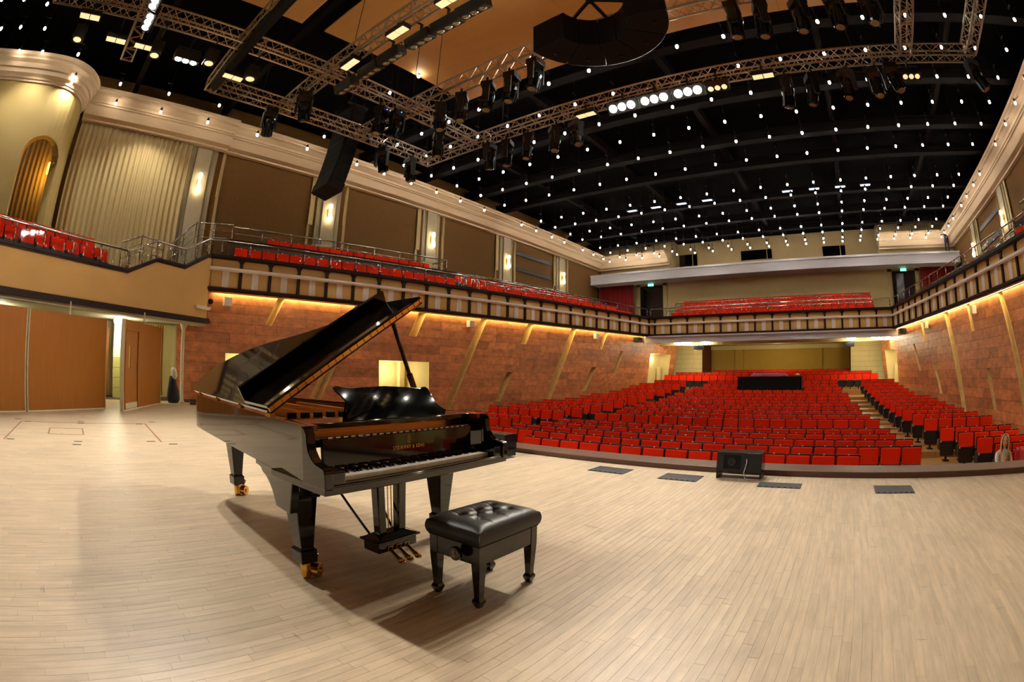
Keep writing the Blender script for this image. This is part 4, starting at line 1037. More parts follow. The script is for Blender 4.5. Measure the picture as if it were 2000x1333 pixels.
# ================================================================== BENCH
bn = empty('piano_bench', (2.085, 1.79, 0), math.radians(1.2), 'low black piano bench with a deep-buttoned leather seat', 'bench')
BX, BY = .275, .19
def cushion(u, v):
    # closed over top and sides: u,v in 0..1; outer 12% ring drops down the side
    def m(t):
        if t < .1: return -1, t/.1
        if t > .9: return 1, (1-t)/.1
        return (t-.1)/.8*2-1, 1.
    x, hx = m(u); y, hy = m(v); h = min(hx, hy)
    if h < 1: z = .385+.075*h
    else: z = .46
    X, Y = x*BX, y*BY
    if h >= 1:
        ex, ey = 1-abs(x), 1-abs(y); z += .034*(1-math.exp(-9*min(ex, 1)))*(1-math.exp(-9*min(ey, 1)))
        bt = [(-.5, -.33), (0, -.33), (.5, -.33), (-.5, .33), (0, .33), (.5, .33), (-.25, 0), (.25, 0)]
        z -= sum(.022*math.exp(-(((x-a)*BX)**2+((y-c)*BY)**2)/.00075) for a, c in bt)
        for a, c in bt:      # pleats along the diagonals
            for a2, c2 in bt:
                if (a, c) < (a2, c2) and .2 < abs(a-a2) < .3 and abs(c-c2) > .2:
                    dx, dy = (a2-a)*BX, (c2-c)*BY; L = math.hypot(dx, dy); t = ((X-a*BX)*dx+(Y-c*BY)*dy)/L/L
                    if 0 <= t <= 1:
                        dd = abs((X-a*BX)*dy-(Y-c*BY)*dx)/L; z -= .007*math.exp(-(dd/.006)**2)
        for a, c in bt:
            if abs(c) > .2:
                if abs(X-a*BX) < .02 and (y-c)*c > 0: z -= .005*math.exp(-((X-a*BX)/.005)**2)*(1-abs(y)**6)
    else:
        s_ = math.sin(h*PI/2)
        bul = .008*math.sin(h*PI); X += bul*(1 if x > .99 else -1 if x < -.99 else 0); Y += bul*(1 if y > .99 else -1 if y < -.99 else 0)
    return (X, Y, z)
mb = MB(); mb.grid(cushion, 110, 84); mb.build('cushion', G['leather'], bn, smooth=True)
for a, c in [(-.5, -.33), (0, -.33), (.5, -.33), (-.5, .33), (0, .33), (.5, .33), (-.25, 0), (.25, 0)]:
    mb = MB(); mb.lathe([(.009, 0), (.007, .004), (0, .006)], (a*BX, c*BY, cushion(.1+.8*(a+1)/2, .1+.8*(c+1)/2)[2]), 10)
    mb.build('button', G['leather'], bn, smooth=True)
mb = MB(); mb.box(-BX+.005, BX-.005, -BY+.005, BY-.005, .375, .392); mb.build('seat_board', G['black_matte'], bn)
mb = MB()
a, b = BX-.015, BY-.012
for (x0, x1, y0, y1) in ((-a, a, -b, -b+.02), (-a, a, b-.02, b), (-a, -a+.02, -b, b), (a-.02, a, -b, b)): mb.box(x0, x1, y0, y1, .265, .38)
mb.build('apron', G['bench_wood'], bn, bevel=.003)
for sx in (-1, 1):
    for sy in (-1, 1):
        t = MB(); cx, cy = sx*(a-.025), sy*(b-.025)
        def sq(r, z): return [(cx-r, cy-r, z), (cx+r, cy-r, z), (cx+r, cy+r, z), (cx-r, cy+r, z)]
        prof = [(.014, 0), (.027, .035), (.027, .045), (.019, .06), (.018, .075), (.026, .22), (.028, .265), (.028, .378)]
        for (r0, z0), (r1, z1) in zip(prof, prof[1:]): t.hexa(sq(r0, z0)+sq(r1, z1))
        t.build('leg', G['bench_wood'], bn)
kn = MB(); kn.lathe([(.012, 0), (.012, .03), (.036, .032), (.04, .04), (.04, .055), (.034, .06), (0, .06)], (-a, -.055, .325), 20, (-1, 0, 0)); knob = kn.build('height_knob', G['bench_wood'], bn, angle=40)
lg = MB(); X0 = -a-.0615
for s in (-1, 1): lg.tube([(X0, -.055+y*s, .325+z) for y, z in [(.002, -.016), (.009, -.01), (.011, 0), (.005, .009), (.003, .015), (.008, .02)]], .0014, 5)
lg.tube([(X0, -.055, .309), (X0, -.055, .345)], .001, 5); lg.tube([(X0, -.064, .31), (X0, -.046, .31)], .0015, 5); lg.build('knob_emblem', G['brass'], knob)

# ================================================================== SEATS
def slab(mb, pts_back, w, th, nrm):
    pass
def rounded(mb, x0, x1, y0, y1, z0, z1, r, lean):
    """cushion slab with rounded outline in the y-z plane, thickness along x, leaning back (x grows with z)"""
    o = []
    for cx, cz, a0 in ((y1-r, z1-r, 0), (y0+r, z1-r, PI/2), (y0+r, z0+r, PI), (y1-r, z0+r, 1.5*PI)):
        for k in range(4): a = a0+k*PI/6; o.append((cx+r*math.cos(a), cz+r*math.sin(a)))
    mb.prism(o, x0, x1, lambda y, z, x: (x+lean*(z-z0), y, z))
def seat_proto():
    s = empty('theatre_seat', (0, 0, 0), 0, 'x', 'seat')
    t = MB(); rounded(t, -.022, .04, -.245, .245, .48, .91, .035, .16); t.build('backrest', G['red_velvet'], s, bevel=.018)
    t = MB(); rounded(t, .042, .07, -.262, .262, .38, .935, .02, .16); t.build('back_shell', G['seat_black'], s)
    t = MB(); rounded(t, -.16, -.075, -.235, .235, .15, .56, .05, .1); t.build('seat_base', G['seat_black'], s)
    t = MB(); rounded(t, -.076, -.03, -.23, .23, .2, .575, .05, .1); t.build('seat_cushion', G['red_velvet'], s)
    t = MB(); t.box(-.24, .1, .252, .292, .33, .58); t.box(-.27, .06, .25, .294, .575, .605); a = t.build('armrest', G['seat_black'], s)
    t = MB(); t.box(-.278, -.268, .253, .291, .55, .6); t.build('end_cap', G['arm_cap'], a)
    t = MB(); t.box(-.05, .03, -.03, .03, .02, .36); t.box(-.15, .12, -.1, .1, 0, .03); t.build('pedestal', G['seat_black'], s)
    t = MB(); t.box(.1, .135, -.014, .014, .925, .945); t.build('number_plate', G['arm_cap'], s)
    return s
def seat_simple(mb, x, y, z, rz):
    c, s = math.cos(rz), math.sin(rz)
    def T(p): return (x+p[0]*c-p[1]*s, y+p[0]*s+p[1]*c, z+p[2])
    def bx(x0, x1, y0, y1, z0, z1, l, m):
        mb.cm = m; mb.hexa([T(p) for p in ((x0, y0, z0), (x1, y0, z0), (x1, y1, z0), (x0, y1, z0), (x0+l, y0, z1), (x1+l, y0, z1), (x1+l, y1, z1), (x0+l, y1, z1))])
    bx(-.022, .04, -.245, .245, .48, .91, .069, 0); bx(.042, .07, -.262, .262, .38, .935, .085, 1); bx(-.16, -.075, -.235, .235, .15, .56, .04, 1)
    bx(-.24, .1, .252, .292, .33, .6, 0, 1); bx(-.247, -.24, .253, .291, .55, .6, 0, 2); bx(-.05, .03, -.03, .03, 0, .36, 0, 1); bx(.12, .14, -.014, .014, .925, .945, 0, 2)
    mb.cm = 0
LE = [7.72, 9.61, 9.69, 9.45, 9.42, 8.77, 8.64, 8.41, 8.45, 8.51, 8.32, 8.36, 8.42, 8.22, 8.27, 8.14, 8.15]
RE = [-.64, -2.25, -2.22, -1.89, -1.85, -1.6, -1.35, -1.11, -1.07, -1.04, -.75, -.73, -.70, -.38, -.38, -.18, -.17]
SP = .54; seats = []
for i in range(17):
    x, z = ROWX[i], ROWTOP[i]-SEAT_H
    n = round((LE[i]-RE[i])/SP)
    for k in range(n):
        y = RE[i]+SP*(k+.5)
        if i in (14, 15) and 1.6 < y < 5.8: continue       # the desk stands here
        seats.append((x, y, z, 0, 'centre block', i, k))
    ra = interp(x, [10.1, 11.3, 12.5, 13.7, 16.1, 18.5, 29.3], [-4.1, -4.25, -4.1, -3.84, -3.17, -2.71, -1.59])
    y = ra; k = 0
    while y-SP > YY(half(x, z+.6)-.12, -1): seats.append((x, y-SP/2, z, 0, 'far side block', i, k)); y -= SP; k += 1
    y = LE[i]+1.2 if i else 10.8; k = 0
    while y+SP < YY(half(x, z+.6)-.12, 1): seats.append((x, y+SP/2, z, 0, 'curtain side block', i, k)); y += SP; k += 1
for i, (a, b) in ((17, (12.2, -2.9)), (18, (11.9, -2.6)), (19, (9.4, -1.1))):
    y = b
    while y+SP <= a: seats.append((ROWX[i], y+SP/2, ROWTOP[i]-SEAT_H, 0, 'rear block', i, 0)); y += SP
for side, nm in ((1, 'curtain side balcony'), (-1, 'far side balcony')):
    rz = side*math.radians(79.9)
    def brow(x0, x1, off, z, row):
        x = x0; k = 0
        while x < x1: seats.append((x, YY(d_fascia(x)+off, side), z, rz, nm, row, k)); x += .52; k += 1
    brow(5.9, 14.9, .62, 4.3, 20); brow(7.5, 14.4, 1.72, 5.02, 21)
    for k in range(5): brow(16.8+.15*k, 27.9-.25*k, .62+.85*k, 4.14+.3*k if k else 4.1, 22+k)
for k, x in enumerate((29.45, 30.35, 31.2, 32.05)):
    y = YY(-6.3, 1)
    while y < YY(6.6, 1): seats.append((x, y, (4.12, 4.5, 4.85, 5.2)[k], 0, 'rear balcony', 30+k, 0)); y += .54
bang = math.atan2(CD.y, CD.x)-PI/2+PI
for k, (o, z) in enumerate(((.75, 3.3), (1.75, 3.75))):
    s_ = cs(1.0); kk = 0
    while s_ > .4:
        p = CP(s_, o, z); seats.append((*p, PI/2+math.atan2(CD.y, CD.x), 'stage box', 40+k, kk)); s_ -= .54; kk += 1
def srank(s):
    x, y, z = s[:3]; a = math.degrees(math.atan2(y, x))-37.8
    hidden = (s[4] == 'far side balcony') or abs(a) > 61
    return math.dist((x, y, z), (0, 0, 1.28))+(50 if hidden else 0)
seats.sort(key=srank)
sp = seat_proto(); rest = MB(); ns = 0
ORD2 = ORD+['twenty-first', 'twenty-second', 'twenty-third', 'twenty-fourth', 'twenty-fifth']
for (x, y, z, rz, blk, row, kk) in seats:
    if ns < 300:
        if blk.endswith('block'):
            lab = 'red velvet seat, %s from the %s, %s stalls row, %s' % (ORD2[kk], 'far-side aisle' if blk == 'centre block' else 'aisle', ORD[row], blk); grp = 'stalls %s, %s row' % (blk, ORD[row])
        else:
            ro_ = {20: 'front', 21: 'second', 40: 'front', 41: 'second'}.get(row, ('front', 'second', 'third', 'fourth', 'top')[row-22] if 22 <= row < 30 else 'front')
            sec = 'near the cream curtain' if row in (20, 21) else 'past the balcony stairs' if 22 <= row < 30 else 'behind the plain cream parapet'
            lab = 'red seat, %s from the %s, %s row of the %s' % (ORD2[kk], 'steps' if blk == 'stage box' else 'balcony stairs' if 22 <= row < 30 else 'cream curtain', ro_, blk); grp = '%s %s, %s row' % (blk, sec, ro_)
        o = sp if ns == 0 else copy_tree(sp)
        o.location = (x, y, z); o.rotation_euler = (0, 0, rz); o['label'] = lab; o['group'] = grp; ns += 1
    else: seat_simple(rest, x, y, z, rz)
tag(rest.build('theatre_seats', [G['red_velvet'], G['seat_black'], G['arm_cap']]), 'the further rows of red velvet tip-up seats towards the back of the hall and on the balconies', 'seats', kind='stuff')

# ================================================================== RAILINGS
def railing(name, pts, z, label, h=.5, posts=1.06, glass=True, rails=(1.,), group='balcony railings', zs=None, bars=0):
    """pts: plan polyline; z: base height (or list zs per point)"""
    zs = zs or [z]*len(pts); P = [Vector((*p, zz)) for p, zz in zip(pts, zs)]
    o = empty(name, P[0], 0, label, 'railing', group); O = P[0]
    t = MB(); t.tube([p-O+Vector((0, 0, h)) for p in P], .028, 8); t.build('handrail', G['chrome'], o, smooth=True)
    for kk in range(bars):
        t = MB(); t.tube([p-O+Vector((0, 0, h*(kk+1)/(bars+1))) for p in P], .012, 6); t.build('rail_bar', G['chrome'], o, smooth=True)
    for a, b in zip(P, P[1:]):
        L = (b-a).length; n = max(1, round(L/posts))
        for i in range(n+1 if b is P[-1] else n):
            q = a.lerp(b, i/n)-O; t = MB(); t.tube([q, q+Vector((0, 0, h))], .02, 6)
            d = (b-a).normalized()
            if glass:
                for f in (.3, .7): t.beam(q-d*.07+Vector((0, 0, h*f)), q+d*.07+Vector((0, 0, h*f)), .03, .02)
            t.build('post', G['chrome'], o, smooth=True)
        if glass:
            for i in range(n):
                q, r = a.lerp(b, (i+.05)/n)-O, a.lerp(b, (i+.95)/n)-O; t = MB()
                t.poly([q+Vector((0, 0, .05)), r+Vector((0, 0, .05)), r+Vector((0, 0, h-.07)), q+Vector((0, 0, h-.07))]); t.build('glass_pane', G['glass'], o)
    return o
def fpt(x, off, side): return (x, YY(d_fascia(x)+off, side))
for side, nm in ((1, 'curtain-side'), (-1, 'far-side')):
    railing('balcony_railing', [fpt(5.0, .02, side), fpt(16.0, .02, side), fpt(28.6, .02, side)], 4.76, 'chrome and glass railing along the front of the %s balcony' % nm, .5)
    railing('tier_railing', [fpt(5.6, 1.02, side), fpt(14.8, 1.02, side), fpt(14.9, 2.0, side)], 5.56, 'chrome railing on the dark parapet of the %s second tier' % nm, .47, 1.2, False, bars=1)
    for k in range(1, 5): railing('row_railing', [fpt(16.9, .85*k+.12, side), fpt(27.4-.3*k, .85*k+.12, side)], 4.25+.3*k, 'chrome rail behind the %s row of the %s balcony past the stairs' % (ORD[k-1], nm), .72, 1.3, False)
    for j, dx in enumerate((0, .75)): railing('stair_railing', [fpt(15.3+dx, .4, side), fpt(16.4+dx, 1.9, side)], 0, '%s sloping chrome stair railing between the two parts of the %s balcony' % (ORD[j], nm), .75, .8, False, bars=2, zs=[4.35, 5.1])
for k, x in enumerate((28.72, 29.85, 30.7, 31.55)):
    railing('rear_railing', [(x, YY(-7.5 if k == 0 else -6.4, 1)), (x, YY(7.5 if k == 0 else 6.8, 1))], (4.76, 4.5, 4.85, 5.2)[k], 'chrome rail in front of the %s row of the rear balcony' % ORD[k], (.5, .72, .72, .72)[k], 1.06 if k == 0 else 1.6, k == 0)
cpp = lambda X, o: CP(cs(X), o, 0)[:2]
railing('box_railing', [cpp(-6.2, .06), cpp(-2, .06), cpp(1.5, .06)], 3.67, 'chrome and glass railing on the plain cream parapet of the stage box', .5, 1.1)
railing('box_railing', [cpp(-6.2, 1.25), cpp(-2, 1.25), cpp(1.2, 1.25)], 3.75, 'chrome railing between the two seat rows of the stage box', .72, 1.1, False)
railing('stair_railing', [cpp(1.55, .06), cpp(2.5, .06), cpp(3.6, .06), cpp(4.5, .06), (5.0, YY(d_fascia(5.0), 1))], 0, 'zigzag chrome railing following the steps at the end of the cream parapet', .5, .6, True, zs=[3.66, 4.17, 4.17, 4.72, 4.76], bars=0)
railing('stair_railing', [cpp(1.9, 1.2), cpp(2.6, 1.2), cpp(3.5, 1.2)], 0, 'short chrome stair railing behind the zigzag steps', .75, .6, False, zs=[3.9, 4.25, 4.25], bars=2)
railing('stair_railing', [cpp(3.65, 1.0), cpp(4.6, 1.0), (5.6, YY(d_fascia(5.6)+1.0, 1))], 0, 'chrome stair railing climbing to the second tier beside the first pilaster', .75, .6, False, zs=[4.2, 5.2, 5.35], bars=2)

# ================================================================== CURTAINS
def curtain(name, p0, p1, z0, z1, folds, amp, m, label, out=(0, -1)):
    L = math.dist(p0, p1); mb = MB(); nu = folds*8
    rr = [random.uniform(.5, 1.2) for _ in range(folds+2)]; ph = random.random()*6
    def fn(u, v):
        a = amp*(rr[int(u*folds)]*.6+.4)*math.sin(2*PI*u*folds+ph+.8*math.sin(u*9))*(1-.25*v)
        return (lerp(p0[0], p1[0], u)+out[0]*(a+amp), lerp(p0[1], p1[1], u)+out[1]*(a+amp), lerp(z0, z1, v))
    mb.grid(fn, nu, 6)
    o = mb.build(name, m, smooth=True); md = o.modifiers.new('t', 'SOLIDIFY'); md.thickness = .008
    return tag(o, label, 'curtain')
curtain('drape', (-1.2, 17.32), (3.5, 17.28), 3.4, 8.97, 22, .055, G['curtain_cream'], 'tall cream pleated curtain behind the stage box, beside the first pilaster')
curtain('drape', (-3.6, 16.6), (-1.45, 16.75), 3.4, 8.6, 12, .05, G['curtain_cream'], 'cream curtain seen through the arched opening')
curtain('drape', (32.7, 14.35), (32.7, 17.1), 4.3, 7.7, 14, .06, G['curtain_red'], 'dark red curtain in the rear corner of the curtain-side balcony', (-1, 0))
curtain('drape', (32.7, -9.1), (32.7, -6.4), 4.3, 7.7, 14, .06, G['curtain_red'], 'dark red curtain in the rear corner of the far-side balcony', (-1, 0))
am = empty('amber_lamp', (-1.9, 16.2, 6.6), 0, 'amber glowing lamp inside the arched opening', 'wall lamp')
t = MB(); t.lathe([(.02, -.05), (.05, 0), (.05, .3), (.02, .35)], n=10); t.build('tube', G['amber'], am, smooth=True)
t = MB(); t.beam((0, 0, .1), (.33, .0, .1), .03); t.build('bracket', G['brass'], am)
light('amber_lamp_light', 'POINT', (-1.85, 16.2, 6.6), 14, (1, .62, .12), .08)

# ================================================================== STAGE DOORS
def swing_panel(p, q, h, label, door=False, name='acoustic_panel'):
    p, q = Vector((*p, 0)), Vector((*q, 0)); L = (q-p).length; d = (q-p).normalized(); ang = math.atan2(d.y, d.x)
    o = empty(name, p, ang, label, 'door panel', 'movable wooden stage panels')
    t = MB()
    if not door: t.box(0, L, 0, .09, .03, h)
    else:
        t.box(0, .12, 0, .09, .03, h); t.box(1.0, L, 0, .09, .03, h); t.box(.12, 1.0, 0, .09, 1.98, h)
    t.build('board', G['acoustic_wood'], o, bevel=.004)
    t = MB(); t.box(0, L, 0, .09, .0, .03); t.box(-.02, 0, -.01, .1, .0, h); t.box(L, L+.02, -.01, .1, 0, h); t.build('edge_trim', G['soffit'], o)
    if door:
        t = MB(); t.box(.13, .38, .02, .07, .04, 1.97); t.box(.52, .99, .02, .07, .04, 1.97); t.box(.38, .52, .02, .07, .04, 1.05); t.box(.38, .52, .02, .07, 1.6, 1.97); lf = t.build('door_leaf', G['acoustic_wood'], o)
        t = MB(); t.box(.38, .52, .035, .05, 1.05, 1.6); t.build('vision_pane', G['ochre'], lf)
        t = MB(); t.box(.13, .99, .012, .02, .04, .18); t.build('kick_plate', G['soffit'], lf)
        t = MB()
        for (x0, x1, z0, z1) in ((.1, .13, .03, 1.99), (.99, 1.02, .03, 1.99), (.1, 1.02, 1.97, 2.0)): t.box(x0, x1, -.012, .0, z0, z1)
        t.build('door_frame', G['acoustic_wood'], o)
    t = MB(); t.lathe([(.05, 0), (.02, .1), (.02, .32)], (L*.5, .045, h-.02), 10); t.build('ceiling_pivot', G['soffit'], o)
swing_panel((-3.75, 10.6), (-1.28, 11.97), 2.2, 'plain oak-veneered stage panel standing beyond the bright gap')
swing_panel((-1.2, 12.02), (.98, 13.39), 2.2, 'plain oak-veneered stage panel between the bright gap and the lit passage')
swing_panel((1.46, 12.86), (2.98, 15.28), 2.22, 'oak-veneered stage panel turned inward, with a small door and slim window', True)
# backstage passage: tiled pier, wall lamp, radiator, dark gig bag, column
pr = empty('tiled_pier', (1.9, 17.2, 0), 0, 'pier faced with yellow-green tiles and white plaster above, in the passage behind the panels', 'pier')
t = MB(); t.box(-.35, .3, 0, .4, 1.3, 2.49); t.box(-.34, .29, .02, .4, 0, 1.3); t.build('core', G['white_plaster'], pr)
for i in range(4):
    for j in range(2):
        t = MB(); t.box(-.35+.325*j+.004, -.35+.325*(j+1)-.004, -.01, .02, .325*i+.004, .325*(i+1)-.004); t.build('tile', G['wall_tile'], pr)
lm = empty('passage_lamp', (1.75, 16.6, 2.3), 0, 'bright white passage lamp above the tiled pier', 'ceiling lamp')
t = MB(); t.box(-.3, .3, -.12, .12, .12, .19); t.build('tray', G['white_plaster'], lm); t = MB(); t.box(-.28, .28, -.1, .1, .04, .12); t.build('diffuser', G['chandelier_glow'], lm, bevel=.02)
light('passage_light', 'POINT', (1.7, 16.3, 2.1), 34, (1, .95, .7), .2)
light('passage_light', 'POINT', (-2.6, 15.2, 2.2), 22, (1, .92, .6), .2)
ct = empty('curtain_stack', (3.05, 16.9, 0), 0, 'gathered olive curtain hanging beside the oak door panel', 'curtain'); t = MB()
t.grid(lambda u, v: (lerp(-.35, .35, u), .05*math.sin(u*50), lerp(.15, 2.4, v)), 50, 2); t.build('cloth', G['ochre'], ct, smooth=True)
cab = empty('wooden_cabinet', (.9, 17.6, 0), 0, 'brown wooden cabinet in the passage behind the stage panels', 'cabinet'); t = MB(); t.box(-.5, .5, 0, .45, .05, 2.2); t.build('carcass', G['acoustic_wood'], cab)
for s in (-1, 1):
    t = MB(); t.box(s*.25-.235, s*.25+.235, -.02, 0, .08, 2.17); d_ = t.build('door', G['acoustic_wood'], cab); t = MB(); t.box(s*.05-.01, s*.05+.01, -.05, -.02, 1.0, 1.15); t.build('handle', G['chrome'], d_)
col = empty('slim_column', (3.78, 15.55, 0), 0, 'slim cream column with a small capital at the end of the stone wall', 'column'); t = MB(); t.lathe([(.09, 0), (.09, .06), (.06, .1), (.055, 2.2), (.07, 2.25), (.1, 2.32), (.13, 2.42)], n=14); t.build('shaft', G['soffit'], col, smooth=True)
bag = empty('gig_bag', (3.42, 15.25, 0), .3, 'dark gig bag with a scarf leaning by the slim cream column', 'bag')
t = MB(); t.tube([(0, 0, .04), (0, .0, .18), (0, .02, .4), (0, .05, .62), (.02, .08, .82)], [.16, .21, .18, .13, .1], 12); t.build('body', G['dark_cloth'], bag, smooth=True)
t = MB(); t.tube([(.02, .05, .7), (.05, 0, .85), (.04, .05, 1.0), (.0, .1, 1.06)], [.07, .1, .09, .05], 10); t.build('scarf', G['top_white'], bag, smooth=True)
st = empty('stage_step', (4.35, 15.3, 0), math.radians(-10), 'low dark wooden step at the foot of the stone wall', 'step'); t = MB(); t.box(-.35, .4, -.35, .1, 0, .08); t.box(-.35, .4, -.2, .1, .08, .16); t.build('tread', G['kerb'], st, bevel=.005)
for i, (x, y) in enumerate(((-3.0, 12.6), (-.2, 13.85), (2.7, 15.4))):
    o = empty('soffit_downlight', (x, y, 2.47), 0, '%s small recessed lamp in the white soffit over the stage panels' % ORD[i], 'downlight', 'soffit lamps'); t = MB(); t.lathe([(.09, .05), (.09, .0), (.07, -.005)], n=14); t.build('ring', G['white_plaster'], o); t = MB(); t.lathe([(0, -.01), (.06, -.008), (.07, .0)], n=12); t.build('bulb', G['sconce_glow'], o)

# ================================================================== SMALL THINGS ON THE STAGE
for i, (y0, y1, x0, x1) in enumerate([(4.5, 5.0, 5.55, 5.92), (2.62, 3.13, 5.69, 6.05), (1.63, 2.13, 5.66, 6.03), (.34, .87, 5.64, 5.9), (-1.06, -.57, 5.5, 5.88)]):
    where = ('beside the treble end of the piano', 'next along from the piano', 'second along from the piano', 'in front of the monitor loudspeaker', 'farthest from the piano')[i]
    o = empty('floor_box', ((x0+x1)/2, (y0+y1)/2, 0), 0, 'dark grey floor socket cover set in the stage, '+where, 'floor box', 'floor socket covers')
    a, b = (x1-x0)/2, (y1-y0)/2; t = MB(); t.box(-a, a, -b, b, 0, .006); t.build('cover', G['floor_box'], o)
    for k_ in range(7):
        t = MB(); yy = lerp(-b+.04, b-.04, k_/6); t.box(-a+.005, -a+.03, yy-.014, yy+.014, .006, .009); t.build('cable_slot', G['black_matte'], o)
def monitor(loc, rz, w_, d_, h_, label):
    o = empty('monitor_speaker', loc, rz, label, 'loudspeaker'); t = MB(); t.box(-d_/2, d_/2, -w_/2, w_/2, .09, h_); t.build('cabinet', G['black_gloss'], o, bevel=.006)
    for s in (-1, 1):
        t = MB(); t.box(-d_/2+.02, d_/2-.02, *sorted((s*w_/2, s*(w_/2-.02))), 0, .09); t.build('skid', G['black_metal'], o)
    t = MB(); t.box(-d_/2-.006, -d_/2, -.02, .2, .13, h_-.03); t.build('connector_panel', G['black_matte'], o)
    t = MB(); t.lathe([(.06, 0), (.055, .008), (.03, .01), (0, .004)], (-d_/2-.004, .09, .22), 16, (-1, 0, 0)); t.build('port', G['black_metal'], o)
    t = MB(); t.tube([(-d_/2-.01, -.1, .26), (-d_/2-.05, -.11, .22), (-d_/2-.05, -.08, .1), (-d_/2-.06, -.1, .03), (-d_/2-.03, -.2, .015), (-d_/2+.02, -w_/2-.03, .012)], .006, 6); t.build('cable', G['arm_cap'], o, smooth=True)
monitor((6.12, 1.17, 0), .0, .58, .3, .33, 'black monitor loudspeaker on short feet by the stage edge')
monitor((5.95, 4.86, 0), .0, .5, .3, .34, 'black box loudspeaker behind the treble end of the piano')
tr = MB()
def strip(x0, y0, x1, y1, w_): tr.beam((x0, y0, .002), (x1, y1, .002), w_, .002)
def trap(pts, w_, label):
    global tr
    tr = MB()
    for a, b in zip(pts, pts[1:]): strip(*a, *b, w_)
    tag(tr.build('trap_outline', G['trap_line']), label, 'floor marking')
trap([(-1.31, 8.13), (-1.21, 10.35), (1.67, 10.46), (1.58, 8.09)], .03, 'thin brown outline of the large stage trap before the wooden panels')
trap([(-.5, 8.85), (-.5, 9.58), (.2, 9.58), (.2, 8.85), (-.5, 8.85)], .03, 'thin brown outline of the small trap inside the large one')
for x, y in [(-1.33, 10.64), (-1.06, 10.35), (.19, 10.62), (.19, 10.34), (1.53, 10.37), (1.88, 10.73), (-1.19, 8.16), (.08, 8.13), (.05, 7.84), (1.4, 8.16), (1.74, 7.87)]:
    t = MB(); t.box(-.075, .075, -.025, .025, 0, .003); o = t.build('tape_mark', G['tape']); o.location = (x, y, .0005); tag(o, 'short black tape mark on the boards around the stage trap', 'tape', 'tape marks around the trap')

# ================================================================== DESK, WALL THINGS
dk_ = empty('control_desk', (27.0, 3.7, ROWTOP[14]-SEAT_H), 0, 'long dark control desk standing among the stalls rows', 'desk')
hz = 1.13-(ROWTOP[14]-SEAT_H)
t = MB(); t.box(-.35, .45, -1.83, 1.83, hz-.06, hz); t.build('top', G['dark_wood'], dk_, bevel=.006)
t = MB(); t.box(-.33, -.29, -1.8, 1.8, .02, hz-.06); t.build('front_panel', G['black_matte'], dk_)
for s in (-1, 1):
    t = MB(); t.box(-.33, .43, *sorted((s*1.8, s*1.76)), 0, hz-.06); t.build('side_panel', G['black_matte'], dk_)
def cover(u, v):
    x, y = lerp(-.3, .36, u), lerp(-1.1, 1.1, v); e = min(u, 1-u, v, 1-v); z = .16*min(1, e*9)+.015*math.sin(v*23)+.012*math.sin(u*9+v*11); return (x, y, z)
mb = MB(); mb.grid(cover, 16, 50); o = mb.build('dust_cover', G['mauve_cloth'], smooth=True); o.location = (27.0, 3.77, 1.135); tag(o, 'crumpled mauve dust cover spread on the control desk', 'cloth')
fw_ = empty('flower_bowl', (26.95, 2.15, 1.13), 0, 'small pale green object at the end of the control desk', 'ornament'); t = MB(); t.lathe([(.05, 0), (.12, .06), (.1, .12), (.0, .14)], n=12); t.build('body', G['wall_tile'], fw_, smooth=True)
def wall_spk(x, z, side, label, big=False):
    y = YY(half(x, z)-.02, side); o = empty('wall_speaker', (x, y, z), 0 if side > 0 else PI, label, 'loudspeaker', 'small wall speakers')
    t = MB(); t.box(-.14, .14, -.22, -.02, -.14, .14) if not big else t.box(-.32, .32, -.4, -.05, -.14, .14); t.build('cabinet', G['white_plaster'] if not big else G['black_metal'], o, bevel=.01)
    t = MB(); t.box(-.04, .04, -.05, .03, -.05, .05); t.build('bracket', G['black_metal'], o)
for x in (5.4, 15.35, 23.7): wall_spk(x, 3.27, 1, 'small pale speaker under the curtain-side balcony, %s' % {5.4: 'next to the dome camera', 15.35: 'above the long slanted slots', 23.7: 'near the rear corner'}[x])
for x in (18.0, 23.5): wall_spk(x, 3.27, -1, 'small pale speaker under the far-side balcony, %s' % {18.0: 'towards the stage', 23.5: 'towards the rear corner'}[x])
wall_spk(27.6, 3.3, 1, 'black box speaker in the rear corner under the curtain-side balcony', True); wall_spk(27.1, 3.3, -1, 'black box speaker in the rear corner under the far-side balcony', True)
for y, s in ((8.9, 'curtain-side'), (-.9, 'far-side')):
    o = empty('hung_speaker', (30.6, y, 2.78), 0, 'black speaker hung under the rear balcony beside the %s bowl lamps' % s, 'loudspeaker', 'hung speakers'); t = MB(); t.box(-.15, .15, -.33, .33, 0, .25); t.beam((0, 0, .25), (0, 0, .33), .04); t.build('cabinet', G['black_metal'], o, bevel=.02)
dc = empty('dome_camera', (4.82, YY(half(4.82, 3.25)-.1, 1), 3.25), 0, 'black dome camera beside the end of the cream parapet', 'camera'); t = MB(); t.lathe([(0, -.1), (.06, -.08), (.1, 0), (.08, .06), (0, .09)], n=16); t.build('dome', G['black_gloss'], dc, smooth=True); t = MB(); t.box(-.03, .03, 0, .12, -.03, .03); t.build('mount', G['black_metal'], dc)
bx = empty('flight_case', (14.2, 16.6, 5.02), 0, 'black flight case on the second tier below the third pilaster', 'case'); t = MB(); t.box(-.7, .7, -.3, .3, 0, .7); t.build('body', G['black_matte'], bx, bevel=.01); t = MB(); t.box(-.71, .71, -.31, .31, .45, .48); t.build('lid_edge', G['chrome'], bx)

